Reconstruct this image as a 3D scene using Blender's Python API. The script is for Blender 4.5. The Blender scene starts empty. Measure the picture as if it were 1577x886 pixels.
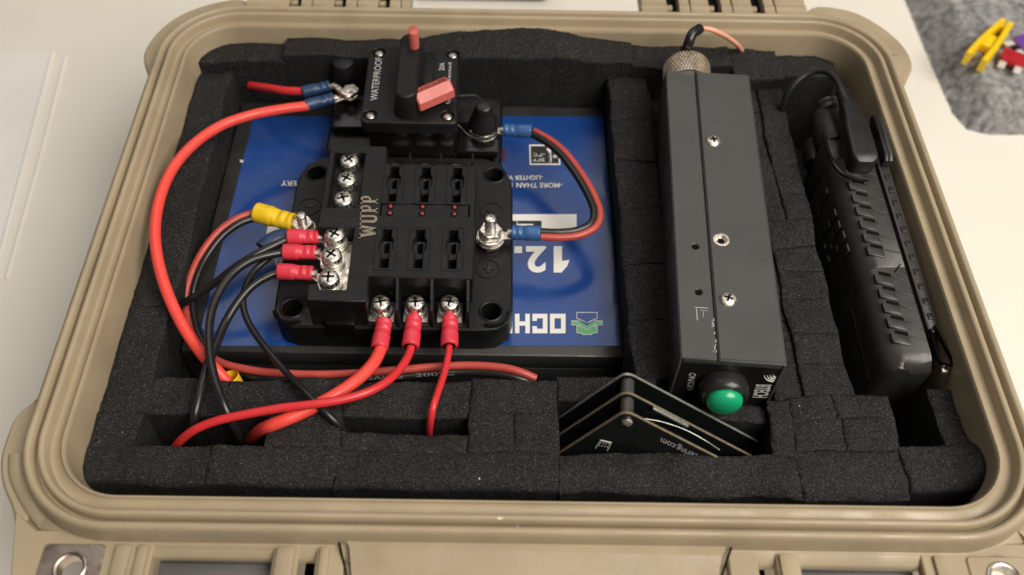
import bpy, bmesh, math, random
from mathutils import Vector, Matrix, noise
random.seed(11)
SC = bpy.context.scene
COL = SC.collection
PI = math.pi
S = 0.01                                   # everything below is written in centimetres

# ------------------------------------------------------------------ camera
CAM = Vector((-1.78, -31.04, 36.58))
PITCH, YAW, ROLL = math.radians(53.24), math.radians(-0.21), math.radians(1.0)
FPX, PPX, PPY, IW, IH = 1450.0, 762.0, 430.0, 1577.0, 886.0
def _basis():
    f = Vector((0, math.cos(PITCH), -math.sin(PITCH))); u = Vector((0, math.sin(PITCH), math.cos(PITCH))); x = Vector((1, 0, 0))
    Z = Matrix.Rotation(YAW, 3, 'Z'); f, u, x = Z @ f, Z @ u, Z @ x
    return math.cos(ROLL)*x + math.sin(ROLL)*u, -math.sin(ROLL)*x + math.cos(ROLL)*u, f
CX, CU, CF = _basis()
cd = bpy.data.cameras.new('camera'); cam = bpy.data.objects.new('camera', cd); COL.objects.link(cam)
cam.matrix_world = Matrix.Translation(CAM*S) @ Matrix((CX, CU, -CF)).transposed().to_4x4()
cd.sensor_width = 36; cd.lens = FPX/IW*36
cd.shift_x = (IW/2-PPX)/IW; cd.shift_y = (PPY-IH/2)/IW
cd.clip_start = 0.01; cd.clip_end = 50
cd.dof.use_dof = True; cd.dof.focus_distance = 0.46; cd.dof.aperture_fstop = 6.8
SC.camera = cam
# ------------------------------------------------------------------ world, lamps, exposure
w = bpy.data.worlds.new('World'); SC.world = w; w.use_nodes = True
bg = w.node_tree.nodes['Background']; bg.inputs[0].default_value = (1.0, .955, .90, 1); bg.inputs[1].default_value = 0.075
def area(name, loc, target, size, power, col):
    l = bpy.data.lights.new(name, 'AREA'); l.shape = 'RECTANGLE'; l.size, l.size_y = size[0]*S, size[1]*S; l.energy = power; l.color = col
    o = bpy.data.objects.new(name, l); COL.objects.link(o); o.location = Vector(loc)*S
    o.rotation_euler = (Vector(target)-Vector(loc)).to_track_quat('-Z', 'Y').to_euler()
area('window_lamp', (92, -62, 150), (0, 0, -2), (150, 130), 55, (1.0, .932, .83))
area('ceiling_lamp', (-16, 72, 125), (-6, 2, 0), (130, 80), 4.5, (1.0, .95, .88))
SC.view_settings.view_transform = 'Standard'; SC.view_settings.look = 'None'
SC.view_settings.exposure = 0.0; SC.view_settings.gamma = 1.0; SC.view_settings.use_curve_mapping = False

# ------------------------------------------------------------------ measuring helpers: a photo pixel to a point on a real plane
def ray(px, py): return CF + CX*((px-PPX)/FPX) - CU*((py-PPY)/FPX)
def at(px, py, z):
    d = ray(px, py); return CAM + d*((z-CAM.z)/d.z)
def atx(px, py, x):
    d = ray(px, py); return CAM + d*((x-CAM.x)/d.x)
def on(px, py, o, n):
    d = ray(px, py); return CAM + d*((Vector(o)-CAM).dot(n)/d.dot(n))
# ------------------------------------------------------------------ materials
def nmat(name, col, rough=.5, metal=0.0, var=.12, vs=60, bump=.15, bs=900, coat=0.0, rvar=.12, spec=.5, speck=None, sheen=0, trans=0, alpha=1, emit=None):
    m = bpy.data.materials.new(name); m.use_nodes = True
    nt = m.node_tree; N, L = nt.nodes, nt.links; b = N['Principled BSDF']
    tc = N.new('ShaderNodeTexCoord')
    n1 = N.new('ShaderNodeTexNoise'); n1.inputs['Scale'].default_value = vs; n1.inputs['Detail'].default_value = 5
    L.new(tc.outputs['Object'], n1.inputs['Vector'])
    mp = N.new('ShaderNodeMapRange'); mp.inputs[1].default_value = .3; mp.inputs[2].default_value = .7
    mp.inputs[3].default_value = 1-var; mp.inputs[4].default_value = 1+var
    L.new(n1.outputs['Fac'], mp.inputs[0])
    mul = N.new('ShaderNodeMix'); mul.data_type = 'RGBA'; mul.blend_type = 'MULTIPLY'; mul.inputs[0].default_value = 1
    mul.inputs[6].default_value = (*col, 1); L.new(mp.outputs[0], mul.inputs[7])
    out = mul.outputs[2]
    if speck:                                                   # sparse small flecks: (scale, threshold, colour)
        n3 = N.new('ShaderNodeTexNoise'); n3.inputs['Scale'].default_value = speck[0]; n3.inputs['Detail'].default_value = 2
        L.new(tc.outputs['Object'], n3.inputs['Vector'])
        r3 = N.new('ShaderNodeMapRange'); r3.inputs[1].default_value = speck[1]; r3.inputs[2].default_value = speck[1]+.1
        L.new(n3.outputs['Fac'], r3.inputs[0])
        mx = N.new('ShaderNodeMix'); mx.data_type = 'RGBA'; L.new(r3.outputs[0], mx.inputs[0])
        L.new(out, mx.inputs[6]); mx.inputs[7].default_value = (*speck[2], 1); out = mx.outputs[2]
    L.new(out, b.inputs['Base Color'])
    n2 = N.new('ShaderNodeTexNoise'); n2.inputs['Scale'].default_value = bs; n2.inputs['Detail'].default_value = 3
    L.new(tc.outputs['Object'], n2.inputs['Vector'])
    bp = N.new('ShaderNodeBump'); bp.inputs['Strength'].default_value = bump; bp.inputs['Distance'].default_value = .0004
    L.new(n2.outputs['Fac'], bp.inputs['Height']); L.new(bp.outputs[0], b.inputs['Normal'])
    rr = N.new('ShaderNodeMapRange'); rr.inputs[1].default_value = .3; rr.inputs[2].default_value = .7
    rr.inputs[3].default_value = max(.02, rough-rvar*rough*2); rr.inputs[4].default_value = min(1, rough+rvar*rough*2)
    n4 = N.new('ShaderNodeTexNoise'); n4.inputs['Scale'].default_value = vs*2.3; n4.inputs['Detail'].default_value = 6
    L.new(tc.outputs['Object'], n4.inputs['Vector']); L.new(n4.outputs['Fac'], rr.inputs[0]); L.new(rr.outputs[0], b.inputs['Roughness'])
    b.inputs['Metallic'].default_value = metal; b.inputs['Coat Weight'].default_value = coat; b.inputs['Coat Roughness'].default_value = .12
    b.inputs['Specular IOR Level'].default_value = spec; b.inputs['Sheen Weight'].default_value = sheen
    b.inputs['Transmission Weight'].default_value = trans; b.inputs['Alpha'].default_value = alpha
    return m
M = dict(
 tan=nmat('tan_plastic', (.342, .276, .183), .48, var=.10, vs=30, bump=.22, bs=1100, rvar=.25, speck=(330, .74, (.26, .21, .145))),
 table=nmat('white_laminate', (.77, .73, .66), .45, var=.035, vs=6, bump=.03, bs=900, speck=(90, .80, (.62, .58, .53))),
 foam=nmat('black_open_cell_foam', (.0078, .0075, .0073), .85, var=.6, vs=600, bump=.9, bs=1300, spec=.35, speck=(1400, .57, (.056, .053, .050))),  # pale flecks put the glints of cell struts into the colour
 black=nmat('satin_black_plastic', (.0058, .0056, .0054), .5, var=.15, bump=.16, bs=2200, spec=.38, speck=(500, .80, (.05, .05, .048))),
 gloss=nmat('glossy_black_plastic', (.0045, .0045, .0045), .26, var=.1, bump=.05, bs=900),
 batt=nmat('battery_black_plastic', (.026, .025, .024), .40, var=.15, bump=.12, bs=1500),
 hole=nmat('recess_shade_black', (.003, .003, .003), .8, var=.1, spec=.12),  # near-black for dark parts and for shade painted into gaps and recesses
 blue=nmat('blue_label_vinyl', (.009, .046, .205), .17, var=.07, vs=20, bump=.05, bs=130, rvar=.3),
 print=nmat('white_ink', (.72, .70, .67), .45, var=.03, bump=.02),
 grayprint=nmat('pale_grey_ink', (.50, .49, .48), .5, var=.06, bump=.02),
 faintprint=nmat('faint_grey_ink', (.14, .136, .13), .5, var=.3, vs=400),
 gold=nmat('worn_gold_ink', (.27, .235, .17), .42, metal=.35, var=.3, vs=300),
 scuffed=nmat('scuffed_pale_plastic', (.62, .56, .45), .6, var=.2, vs=600, bump=.5),
 tin=nmat('tinned_fuse_blade', (.70, .68, .63), .5, metal=.35, var=.08),
 green_ink=nmat('green_ink', (.10, .33, .16), .35, var=.05, bump=.02),
 darkred_ink=nmat('dark_red_ink', (.09, .006, .008), .4),
 red_thick=nmat('red_silicone_insulation', (.80, .070, .052), .40, var=.06, vs=90, bump=.10, bs=500, spec=.5),
 red=nmat('red_pvc_insulation', (.62, .030, .036), .36, var=.07, vs=90, bump=.06, bs=500),
 redzip=nmat('dull_red_insulation', (.42, .060, .045), .40, var=.1, vs=120, bump=.08, bs=500),
 blk_wire=nmat('black_wire_insulation', (.012, .012, .0125), .30, var=.15, bump=.06, bs=500),
 vred=nmat('red_vinyl_sleeve', (.64, .040, .065), .40, var=.12, vs=200, bump=.25, bs=350),
 vblue=nmat('blue_vinyl_sleeve', (.035, .105, .28), .40, var=.15, vs=200, bump=.25, bs=350),
 vnavy=nmat('navy_vinyl_sleeve', (.014, .038, .10), .42, var=.2, vs=200, bump=.3, bs=350),
 vyel=nmat('yellow_vinyl_sleeve', (.78, .50, .015), .40, var=.08, vs=200, bump=.2, bs=350),
 zinc=nmat('zinc_plated_steel', (.84, .80, .74), .36, metal=1, var=.10, vs=300, bump=.05, bs=900, rvar=.4),
 nickel=nmat('nickel_plate', (.78, .72, .65), .46, metal=1, var=.12, vs=180, bump=.04, bs=700, rvar=.3),
 dull=nmat('tinned_crimp_metal', (.50, .47, .42), .38, metal=1, var=.3, vs=300, bump=.3, bs=500),
 copper=nmat('bare_copper', (.72, .33, .18), .35, metal=1, var=.2, bump=.3),
 box=nmat('dark_grey_powder_coat', (.060, .061, .060), .38, var=.10, vs=22, rvar=.28, bump=.16, bs=2400, speck=(260, .80, (.12, .12, .115))),
 panel=nmat('black_panel', (.009, .009, .0092), .36, var=.1, bump=.1, bs=1800),
 green=nmat('green_button_plastic', (.008, .34, .15), .30, var=.06, bump=.04, coat=.15),
 bezel=nmat('black_button_bezel', (.017, .017, .017), .30, var=.1, bump=.05),
 alu=nmat('knurled_aluminium', (.74, .66, .56), .40, metal=1, var=.15, vs=200, bump=.15),
 pcb=nmat('black_solder_mask', (.0075, .0095, .0095), .24, var=.1, vs=120, bump=.04, bs=500),
 pcbe=nmat('bare_board_edge', (.165, .128, .085), .5, var=.2, vs=300, bump=.3),
 pcbs=nmat('silver_board_edge', (.34, .36, .33), .4, metal=.6, var=.2, vs=300, bump=.2),
 standoff=nmat('smoked_standoff', (.045, .043, .042), .38, var=.2),
 cloth=nmat('grey_fleece', (.235, .232, .232), .95, var=.6, vs=170, bump=.9, bs=700, spec=.2, sheen=.3),
 yellow=nmat('yellow_plastic', (.86, .58, .012), .36, var=.05, bump=.05),
 fusered=nmat('red_fuse_plastic', (.42, .018, .028), .25, var=.1, bump=.05),
 purple=nmat('purple_fuse_plastic', (.16, .065, .33), .25, var=.1, bump=.05),
 cap=nmat('red_switch_plastic', (.52, .115, .098), .40, var=.06, bump=.08, bs=900),
 capdark=nmat('dark_red_legend', (.20, .045, .04), .5, var=.25, vs=300),
 led=nmat('red_led_lens', (.23, .022, .028), .3, var=.15, vs=300),
 radio=nmat('black_radio_housing', (.038, .0365, .035), .32, var=.14, vs=120, bump=.18, bs=1800),
 radiob=nmat('black_rubber', (.013, .0128, .0125), .40, var=.14, bump=.12, bs=1500),
 grey=nmat('grey_latch_plastic', (.11, .105, .10), .35, var=.08, vs=30, bump=.06),
 plate=nmat('stainless_plate', (.50, .42, .36), .34, metal=1, var=.25, vs=50, bump=.1, rvar=.35),
 film=nmat('clear_white_plastic', (.78, .755, .73), .30, var=.03, vs=15, bump=.05),
 pink=nmat('salmon_wire', (.80, .36, .25), .36, var=.05),
 darkobj=nmat('dark_fabric', (.022, .022, .024), .8, var=.3, bump=.6, bs=800),
)
# ------------------------------------------------------------------ objects
ROT = {}                                   # empties that carry a rotation: children are written in local cm
def thing(name, label, cat, loc=(0, 0, 0), rot=None, group=None):
    o = bpy.data.objects.new(name, None); COL.objects.link(o); o.empty_display_size = .01
    o.location = Vector(loc)*S
    if rot is not None: o.rotation_euler = rot.to_euler(); ROT[o.name] = True
    tag(o, label, cat, group); return o
def tag(o, label=None, cat=None, group=None, kind=None):
    for k, v in (('label', label), ('category', cat), ('group', group), ('kind', kind)):
        if v: o[k] = v
    return o
def wl(o):
    t = Vector((0, 0, 0))
    while o is not None:
        if not (o.name in ROT): t += o.location
        else: return t
        o = o.parent
    return t
class MB:
    def __init__(s): s.v = []; s.f = []
    def add(s, verts, faces, m=None):
        n = len(s.v)
        s.v += [(m @ Vector(p)) if m is not None else Vector(p) for p in verts]
        s.f += [[i+n for i in f] for f in faces]; return s
    def box(s, x0, x1, y0, y1, z0, z1, b=0.0, m=None, seg=2):
        bm = bmesh.new(); bmesh.ops.create_cube(bm, size=1)
        for v in bm.verts: v.co = ((x0+x1)/2+v.co.x*(x1-x0), (y0+y1)/2+v.co.y*(y1-y0), (z0+z1)/2+v.co.z*(z1-z0))
        if b > 0: bmesh.ops.bevel(bm, geom=bm.edges[:], offset=b, segments=seg, profile=.5, affect='EDGES', clamp_overlap=True)
        bm.verts.index_update(); s.add([v.co.copy() for v in bm.verts], [[v.index for v in f.verts] for f in bm.faces], m); bm.free(); return s
    def lathe(s, prof, n=24, m=None, ang0=0, cap=True):
        vs, fs = [], []
        for r, z in prof:
            for i in range(n):
                a = ang0+2*PI*i/n; vs.append((r*math.cos(a), r*math.sin(a), z))
        for k in range(len(prof)-1):
            for i in range(n):
                j = (i+1) % n; fs.append((k*n+i, k*n+j, (k+1)*n+j, (k+1)*n+i))
        if cap and prof[0][0] > 1e-6: fs.append(tuple(range(n))[::-1])
        if cap and prof[-1][0] > 1e-6: fs.append(tuple(range((len(prof)-1)*n, len(prof)*n)))
        return s.add(vs, fs, m)
    def loft(s, loops, cap0=False, cap1=False, m=None, closed=True):
        vs, fs = [], []; n = len(loops[0])
        for lp in loops: vs += list(lp)
        for k in range(len(loops)-1):
            for i in range(n if closed else n-1):
                j = (i+1) % n; fs.append((k*n+i, k*n+j, (k+1)*n+j, (k+1)*n+i))
        if cap0: fs.append(tuple(range(n))[::-1])
        if cap1: fs.append(tuple(range((len(loops)-1)*n, len(loops)*n)))
        return s.add(vs, fs, m)
    def tube(s, path, r, n=12, sub=6, cap=True, m=None, sq=None, smooth=True):
        P = [Vector(p) for p in path]
        if smooth and len(P) > 2: P, T0 = catmull(P, sub)
        else: T0 = [i/(max(1, len(P)-1)) for i in range(len(P))]
        up = None; loops = []
        for i, p in enumerate(P):
            t = (P[min(i+1, len(P)-1)]-P[max(i-1, 0)]).normalized()
            if up is None: up = t.orthogonal() if abs(t.z) > .95 else (Vector((0, 0, 1))-t*t.z)
            up = (up-t*up.dot(t)).normalized(); sd = t.cross(up)
            rr = r(T0[i]) if callable(r) else r
            ra, rb = (rr if isinstance(rr, tuple) else (rr, rr))
            loops.append([p+sd*ra*math.cos(2*PI*k/n)+up*rb*math.sin(2*PI*k/n) for k in range(n)])
        return s.loft(loops, cap, cap, m)
    def plate(s, outer, holes, z0, z1, b=0.0, m=None):
        def area2(p): return sum(p[i][0]*p[(i+1) % len(p)][1]-p[(i+1) % len(p)][0]*p[i][1] for i in range(len(p)))
        outer = [Vector((p[0], p[1])) for p in outer]
        if area2(outer) < 0: outer = outer[::-1]
        hs = []
        for h in holes:
            h = [Vector((p[0], p[1])) for p in h]
            hs.append(h if area2(h) < 0 else h[::-1])
        bm = bmesh.new(); edges = []; rings = []
        for ring in [outer]+hs:
            n = len(ring); ins = []
            for i in range(n):
                a, c, d = ring[i-1], ring[i], ring[(i+1) % n]
                e1 = (c-a).normalized(); e2 = (d-c).normalized()
                n1 = Vector((-e1.y, e1.x)); n2 = Vector((-e2.y, e2.x)); k = n1+n2
                k = k/(max(.35, k.length_squared/2)) if k.length > 1e-6 else n1
                ins.append(c+k*b)
            rings.append((ring, ins))
            bv = [bm.verts.new((p.x, p.y, z1)) for p in ins]
            edges += [bm.edges.new((bv[i], bv[(i+1) % n])) for i in range(n)]
        bmesh.ops.triangle_fill(bm, use_beauty=True, use_dissolve=False, edges=edges, normal=(0, 0, 1))
        bm.verts.index_update()
        s.add([v.co.copy() for v in bm.verts], [[v.index for v in f.verts] for f in bm.faces], m)
        s.add([(v.co.x, v.co.y, z0) for v in bm.verts], [[v.index for v in f.verts][::-1] for f in bm.faces], m)
        for ring, ins in rings:
            l0 = [(p.x, p.y, z0) for p in ins]; l1 = [(p.x, p.y, z0+.001) for p in ring]
            l2 = [(p.x, p.y, z1-b) for p in ring]; l3 = [(p.x, p.y, z1) for p in ins]
            s.loft([l0, l1, l2, l3] if b > 0 else [l1, l3], m=m)
        bm.free(); return s
    def build(s, name, mat, parent=None, sharp=38, loc=None, label=None, cat=None, group=None, kind=None):
        off = Vector((0, 0, 0))
        if parent is not None and not in_rot(parent): off = wl(parent)/S
        if loc is not None: off = off + (Vector(loc)-off if parent is None or not in_rot(parent) else Vector(loc))
        me = bpy.data.meshes.new(name)
        me.from_pydata([(v-off)*S for v in s.v], [], s.f); me.validate(); me.update()
        bm = bmesh.new(); bm.from_mesh(me); bmesh.ops.remove_doubles(bm, verts=bm.verts[:], dist=1e-6)
        bmesh.ops.recalc_face_normals(bm, faces=bm.faces[:]); bm.to_mesh(me); bm.free()
        for p in me.polygons: p.use_smooth = True
        me.set_sharp_from_angle(angle=math.radians(sharp))
        me.materials.append(mat if not isinstance(mat, str) else M[mat])
        o = bpy.data.objects.new(name, me); COL.objects.link(o)
        if parent is not None:
            o.parent = parent
            if loc is not None: o.location = (Vector(loc)*S - (wl(parent) if not in_rot(parent) else Vector((0, 0, 0))))
        elif loc is not None: o.location = Vector(loc)*S
        return tag(o, label, cat, group, kind)
def in_rot(o):
    while o is not None:
        if o.name in ROT: return True
        o = o.parent
    return False
def catmull(P, sub):
    out, T = [], []; n = len(P)
    for i in range(n-1):
        p0 = P[i-1] if i > 0 else P[0]*2-P[1]; p1, p2 = P[i], P[i+1]; p3 = P[i+2] if i+2 < n else P[-1]*2-P[-2]
        for k in range(sub):
            t = k/sub
            out.append(.5*((2*p1)+(p2-p0)*t+(2*p0-5*p1+4*p2-p3)*t*t+(3*p1-p0-3*p2+p3)*t*t*t)); T.append((i+t)/(n-1))
    out.append(P[-1]); T.append(1.0); return out, T
def inst(src, parent, delta):
    o = src.copy(); COL.objects.link(o); o.parent = parent; o.location = src.location+Vector(delta)*S; return o
def inst_tree(src, parent, delta):
    o = inst(src, parent, delta)
    for ch in [c for c in src.children]:
        c = ch.copy(); COL.objects.link(c); c.parent = o
    return o
def circ(cx, cy, r, n=24): return [(cx+r*math.cos(2*PI*i/n), cy+r*math.sin(2*PI*i/n)) for i in range(n)]
def rrect(x0, x1, y0, y1, r, n=6):
    out = []
    for cx, cy, a in ((x1-r, y1-r, 0), (x0+r, y1-r, 90), (x0+r, y0+r, 180), (x1-r, y0+r, 270)):
        for i in range(n+1):
            t = math.radians(a+90*i/n); out.append((cx+r*math.cos(t), cy+r*math.sin(t)))
    return out
def rect(x0, x1, y0, y1): return [(x0, y0), (x1, y0), (x1, y1), (x0, y1)]
def frame(origin, xdir, up):
    z = Vector(up).normalized(); x = Vector(xdir); x = (x-z*x.dot(z)).normalized(); y = z.cross(x)
    m = Matrix((x, y, z)).transposed().to_4x4(); m.translation = Vector(origin); return m
def text(name, body, bl, br, tl, mat, parent, bold=0.0, lift=.012, thick=.004):
    """writes body so that its ink box fills the parallelogram bl, br, tl"""
    c = bpy.data.curves.new('lettering', 'FONT'); c.body = body; c.size = 1.0; c.offset = bold; c.resolution_u = 3
    o = bpy.data.objects.new('lettering', c); COL.objects.link(o)
    dg = bpy.context.evaluated_depsgraph_get(); me = o.evaluated_get(dg).to_mesh()
    vs = [v.co.copy() for v in me.vertices]; fs = [list(p.vertices) for p in me.polygons]
    o.evaluated_get(dg).to_mesh_clear(); bpy.data.objects.remove(o); bpy.data.curves.remove(c)
    x0, x1 = min(v.x for v in vs), max(v.x for v in vs); y0, y1 = min(v.y for v in vs), max(v.y for v in vs)
    bl, br, tl = Vector(bl), Vector(br), Vector(tl); ex, ey = br-bl, tl-bl; nz = ex.cross(ey).normalized()*lift
    mb = MB(); mb.add([bl+ex*((v.x-x0)/(x1-x0))+ey*((v.y-y0)/(y1-y0))+nz for v in vs], fs)
    return mb.build(name, mat, parent)

# ================================================================== the table
tb = MB(); tb.box(-160, 160, -120, 170, -16, -13.0)
tb.build('tabletop', 'table', kind='structure')

# ================================================================== the hard case
case = thing('hard_case', 'open tan hard case lined with black foam, standing on the white table', 'case', (0, 0, -13))
def rr(o, z, n=14):
    return [Vector((x, y, z)) for x, y in rrect(-20.0-o, 20.0+o, -15.1-o, 15.1+o, max(.3, 2.8+o), n)]
prof = [(-.35, -12.2), (-.16, -3), (-.05, -.16), (-.02, -.05), (.04, .03), (.10, .03), (.14, -.06), (.18, -.12), (.54, -.24), (.62, -.22), (.67, -.02), (.71, .26), (.77, .34), (.90, .36), (.98, .31),
        (1.03, .10), (1.07, -.12), (1.17, -.12), (1.21, .08), (1.26, .30), (1.33, .38), (1.47, .38), (1.56, .30), (1.61, .14), (1.66, -.1), (1.70, -.3), (1.76, -.62)]
MB().loft([rr(o, z) for o, z in prof]).build('rim', 'tan', case, sharp=50)
prof = [(1.70, -.58), (1.85, -.64), (2.20, -.85), (2.28, -.95), (2.28, -1.35), (2.2, -1.5), (1.75, -1.7), (1.55, -3.2), (1.2, -12.4), (.9, -12.85)]
MB().loft([rr(o, z) for o, z in prof], cap1=True).build('body', 'tan', case, sharp=50)
MB().plate([(p.x, p.y) for p in rr(-.36, 0)], [], -12.5, -12.1).build('floor', 'tan', case)
# corner guards
def arc_in(cx, cy, a0, a1, r=4.5, n=8):
    return [(cx+r*math.cos(math.radians(a0+(a1-a0)*i/n)), cy+r*math.sin(math.radians(a0+(a1-a0)*i/n))) for i in range(n+1)]
def guard(out, cx, cy, a0, a1, rib=None):
    poly = out+arc_in(cx, cy, a0, a1)
    P = [Vector((p[0], p[1], 0)) for p in out]; P, _ = catmull(P, 4)
    g = MB().plate([(p.x, p.y) for p in P]+arc_in(cx, cy, a0, a1), [], -2.7, -.74, .12).build('corner_guard', 'tan', case)
    if rib:
        pts = catmull([Vector((x, y, -.76)) for x, y in rib], 4)[0]
        MB().tube(pts, (.33, .20), n=10, smooth=False).build('guard_rib', 'tan', g, sharp=60)
    return g
TL = [(-22.2, 11.4), (-22.75, 12.7), (-22.9, 13.8), (-22.64, 15.13), (-22.03, 16.4), (-21.1, 17.43), (-19.66, 18.3), (-18.1, 18.75), (-17.4, 18.2), (-17.2, 17.2)]
TR = [(17.2, 17.2), (17.9, 18.4), (18.8, 18.9), (20.7, 18.43), (22.05, 17.2), (23.0, 15.6), (23.3, 14.13), (23.1, 12.95), (22.5, 12.0), (22.2, 11.4)]
BLo = [(-22.2, -10.1), (-22.45, -10.5), (-22.87, -11.1), (-22.95, -12.2), (-22.85, -13.3), (-22.4, -14.4), (-21.7, -15.4), (-21.3, -16.2)]
guard(TL, -17.2, 12.3, 90, 180)
guard(TR, 17.2, 12.3, 0, 90, [(22.2, 14.1), (21.9, 15.2), (21.2, 16.3), (20.0, 17.2)])
guard(BLo, -17.2, -12.3, 225, 180, [(-22.25, -13.0), (-21.95, -13.9), (-21.35, -14.75), (-20.6, -15.6), (-20.15, -16.0)])
guard([(-x, y) for x, y in BLo], 17.2, -12.3, 315, 360, [(22.25, -13.0), (21.95, -13.9), (21.35, -14.75), (20.6, -15.6), (20.15, -16.0)])
# front flange with latch recesses, padlock plates and handle
def slot(x0, x1, y0, y1): return rect(x0, x1, y0, y1)
Z1 = -.62
DY = -.13
fl = MB().plate([(-21.4, -15.6), (-20.7, -18.6), (-20.3, -20.4), (20.3, -20.4), (20.7, -18.6), (21.4, -15.6), (20.3, -16.4), (-20.3, -16.4)],
                [slot(-15.35, -10.5, -19.6, -17.05), slot(-9.45, -8.75, -19.6, -16.93), slot(9.1, 9.85, -19.6, -16.93), slot(10.8, 15.75, -19.6, -16.99),
                 circ(-18.45, -18.03, .95), circ(18.85, -17.88, .95), slot(-7.6, 7.9, -19.6, -17.0)], -1.15, Z1, .06).build('front_flange', 'tan', case)
for x0, x1 in ((-15.35, -10.5), (10.8, 15.75)):
    l = MB().box(x0+.06, x1-.06, -19.4, -16.7, -1.9, -1.5, .05).build('latch', 'grey', case)
    MB().box(x0+.10, x1-.10, -17.4, -17.1, -1.49, -1.2, .03).build('latch_edge', 'grey', l)
for x0, x1 in ((-9.45, -8.75), (9.1, 9.85)):
    MB().box(x0-.1, x1+.1, -19.7, -16.7, -3.2, -2.8).build('slot_floor', 'hole', case)
for x0, x1 in ((-16.85, -16.2), (-15.95, -15.5), (-10.35, -9.6), (9.95, 10.55), (16.2, 16.75), (-8.6, -8.2)):
    MB().box(x0, x1, -19.8, -17.0, -.7, -.44, .10).build('flange_rib', 'tan', case)
for cx, w_, mt in ((-18.5, 1.25, 'plate'), (18.8, 1.25, 'tan')):
    p = MB().plate(rrect(cx-w_, cx+w_, -19.4, -16.98, .22), [circ(cx+.05, -18.02+(.12 if cx > 0 else 0), .60, 28)], -.95, -.54, .05).build('padlock_plate', mt, case)
    MB().lathe([(.62, -.5), (.62, .02), (.68, .10), (.60, .14), (.52, .10), (.50, .0), (.50, -.5)], 28, Matrix.Translation((cx+.05, -18.02+(.12 if cx > 0 else 0), -.58)), cap=False).build('eyelet', 'plate' if cx < 0 else 'dull', p)
h = MB(); h.add([(-7.75, -16.46, -.36), (7.95, -16.6, -.36), (7.6, -17.2, -.34), (-7.4, -17.05, -.34), (-7.1, -19.2, -1.4), (7.2, -19.2, -1.4),
                 (-7.75, -16.46, -1.2), (7.95, -16.6, -1.2), (-7.1, -19.2, -2.8), (7.2, -19.2, -2.8)],
                [(0, 1, 2, 3), (3, 2, 5, 4), (0, 6, 7, 1), (4, 5, 9, 8), (0, 3, 4, 8, 6), (1, 7, 9, 5, 2)])
h.build('carry_handle', 'tan', case, sharp=20)
MB().tube([(-7.95, -16.5, -.38), (-7.6, -17.6, -.62), (-7.3, -18.6, -1.1)], .045, n=6).build('handle_gap', 'hole', case)
MB().tube([(8.1, -16.7, -.38), (7.7, -17.6, -.64), (7.3, -18.5, -1.1)], .045, n=6).build('handle_gap', 'hole', case)
for px_, py_, z_, r_ in ((620, 819, -.33, .17), (770, 798, .36, .16), (346, 806, .1, .05), (303, 811, -.2, .04), (325, 812, -.3, .03), (582, 813, -.2, .04), (797, 811, .2, .04), (1297, 824, -.2, .03), (1459, 824, -.2, .04), (1252, 790, .3, .05)):
    c_ = at(px_, py_, z_); pts = [(c_.x+r_*random.uniform(.6, 1.3)*math.cos(t), c_.y+.45*r_*random.uniform(.5, 1.3)*math.sin(t)) for t in [2*PI*k/9 for k in range(9)]]
    MB().plate(pts, [], z_-.02, z_+.012).build('scuff', 'scuffed', case)
# hinges at the back
for x0, x1, sl in ((-17.5, -7.15, (-14.4, -11.6, -8.85)), (7.3, 17.7, (9.3, 11.95, 14.65))):
    hg = MB().box(x0, x1, 17.0, 17.75, -1.25, -.75, .08).build('hinge', 'tan', case)
    cuts = sorted([c-.38 for c in sl]+[c+.38 for c in sl]); segs = []; c0 = x0
    for c in sl: segs += [(c0, c-.36), (c+.36, c+1.05)]; c0 = c+1.09
    segs.append((c0, x1))
    for a, b_ in segs:
        if b_-a < .05: continue
        first = (a == x0); last = (b_ == x1)
        k = MB(); k.lathe([(.5, 0), (.62, .03), (.62, b_-a-.05), (.56, b_-a)], 20, Matrix.Translation((a, 18.25, -1.0)) @ Matrix.Rotation(PI/2, 4, 'Y'))
        k.box(a, b_, 17.55, 18.2, -1.6, -.45, .06); k.box(a+.02, b_-.02, 18.2, 20.6, -1.5, -.42, .08)
        k.build('hinge_knuckle', 'tan', hg)
    for c in sl:
        MB().box(c-.40, c+.40, 17.8, 22.0, -1.7, -1.05).build('hinge_slot', 'hole', hg)
        MB().box(c-.36, c+.05, 18.35, 18.75, -1.3, -.75, .05).build('hinge_stop', 'tan', hg)

# ================================================================== pick-and-pluck foam
foam = thing('foam_insert', 'black pick and pluck foam insert filling the tan case', 'foam', (0, 0, -13))
def ftop(x, y, z):
    p = Vector((x, y, 0))
    f = .26*noise.noise(p*.34)+.085*noise.noise(p*.95+Vector((7, 3, 0)))
    f += 1.0*math.exp(-((x+.5)/4.8)**2)*max(0, min(1, (y-12.7)/1.6))           # the back edge is pushed up over the lip
    f += .75*math.exp(-((x-20.2)/1.3)**2-((y+12.6)/1.6)**2)                     # lifted corner at the front right
    f -= .28*max(0, min(1, (-12.9-y)/.9))**2                                    # the front edge rolls over
    return z+f
def warp(x, y):
    p = Vector((x, y, 0)); a = noise.noise_vector(p*.40)*.20; b = noise.noise_vector(p*1.6)*.035
    return x+(a.x+b.x)*min(1, max(0, (19.6-abs(x))/1.5)), y+(a.y+b.y)*(1 if y < 12 else .4)
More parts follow.
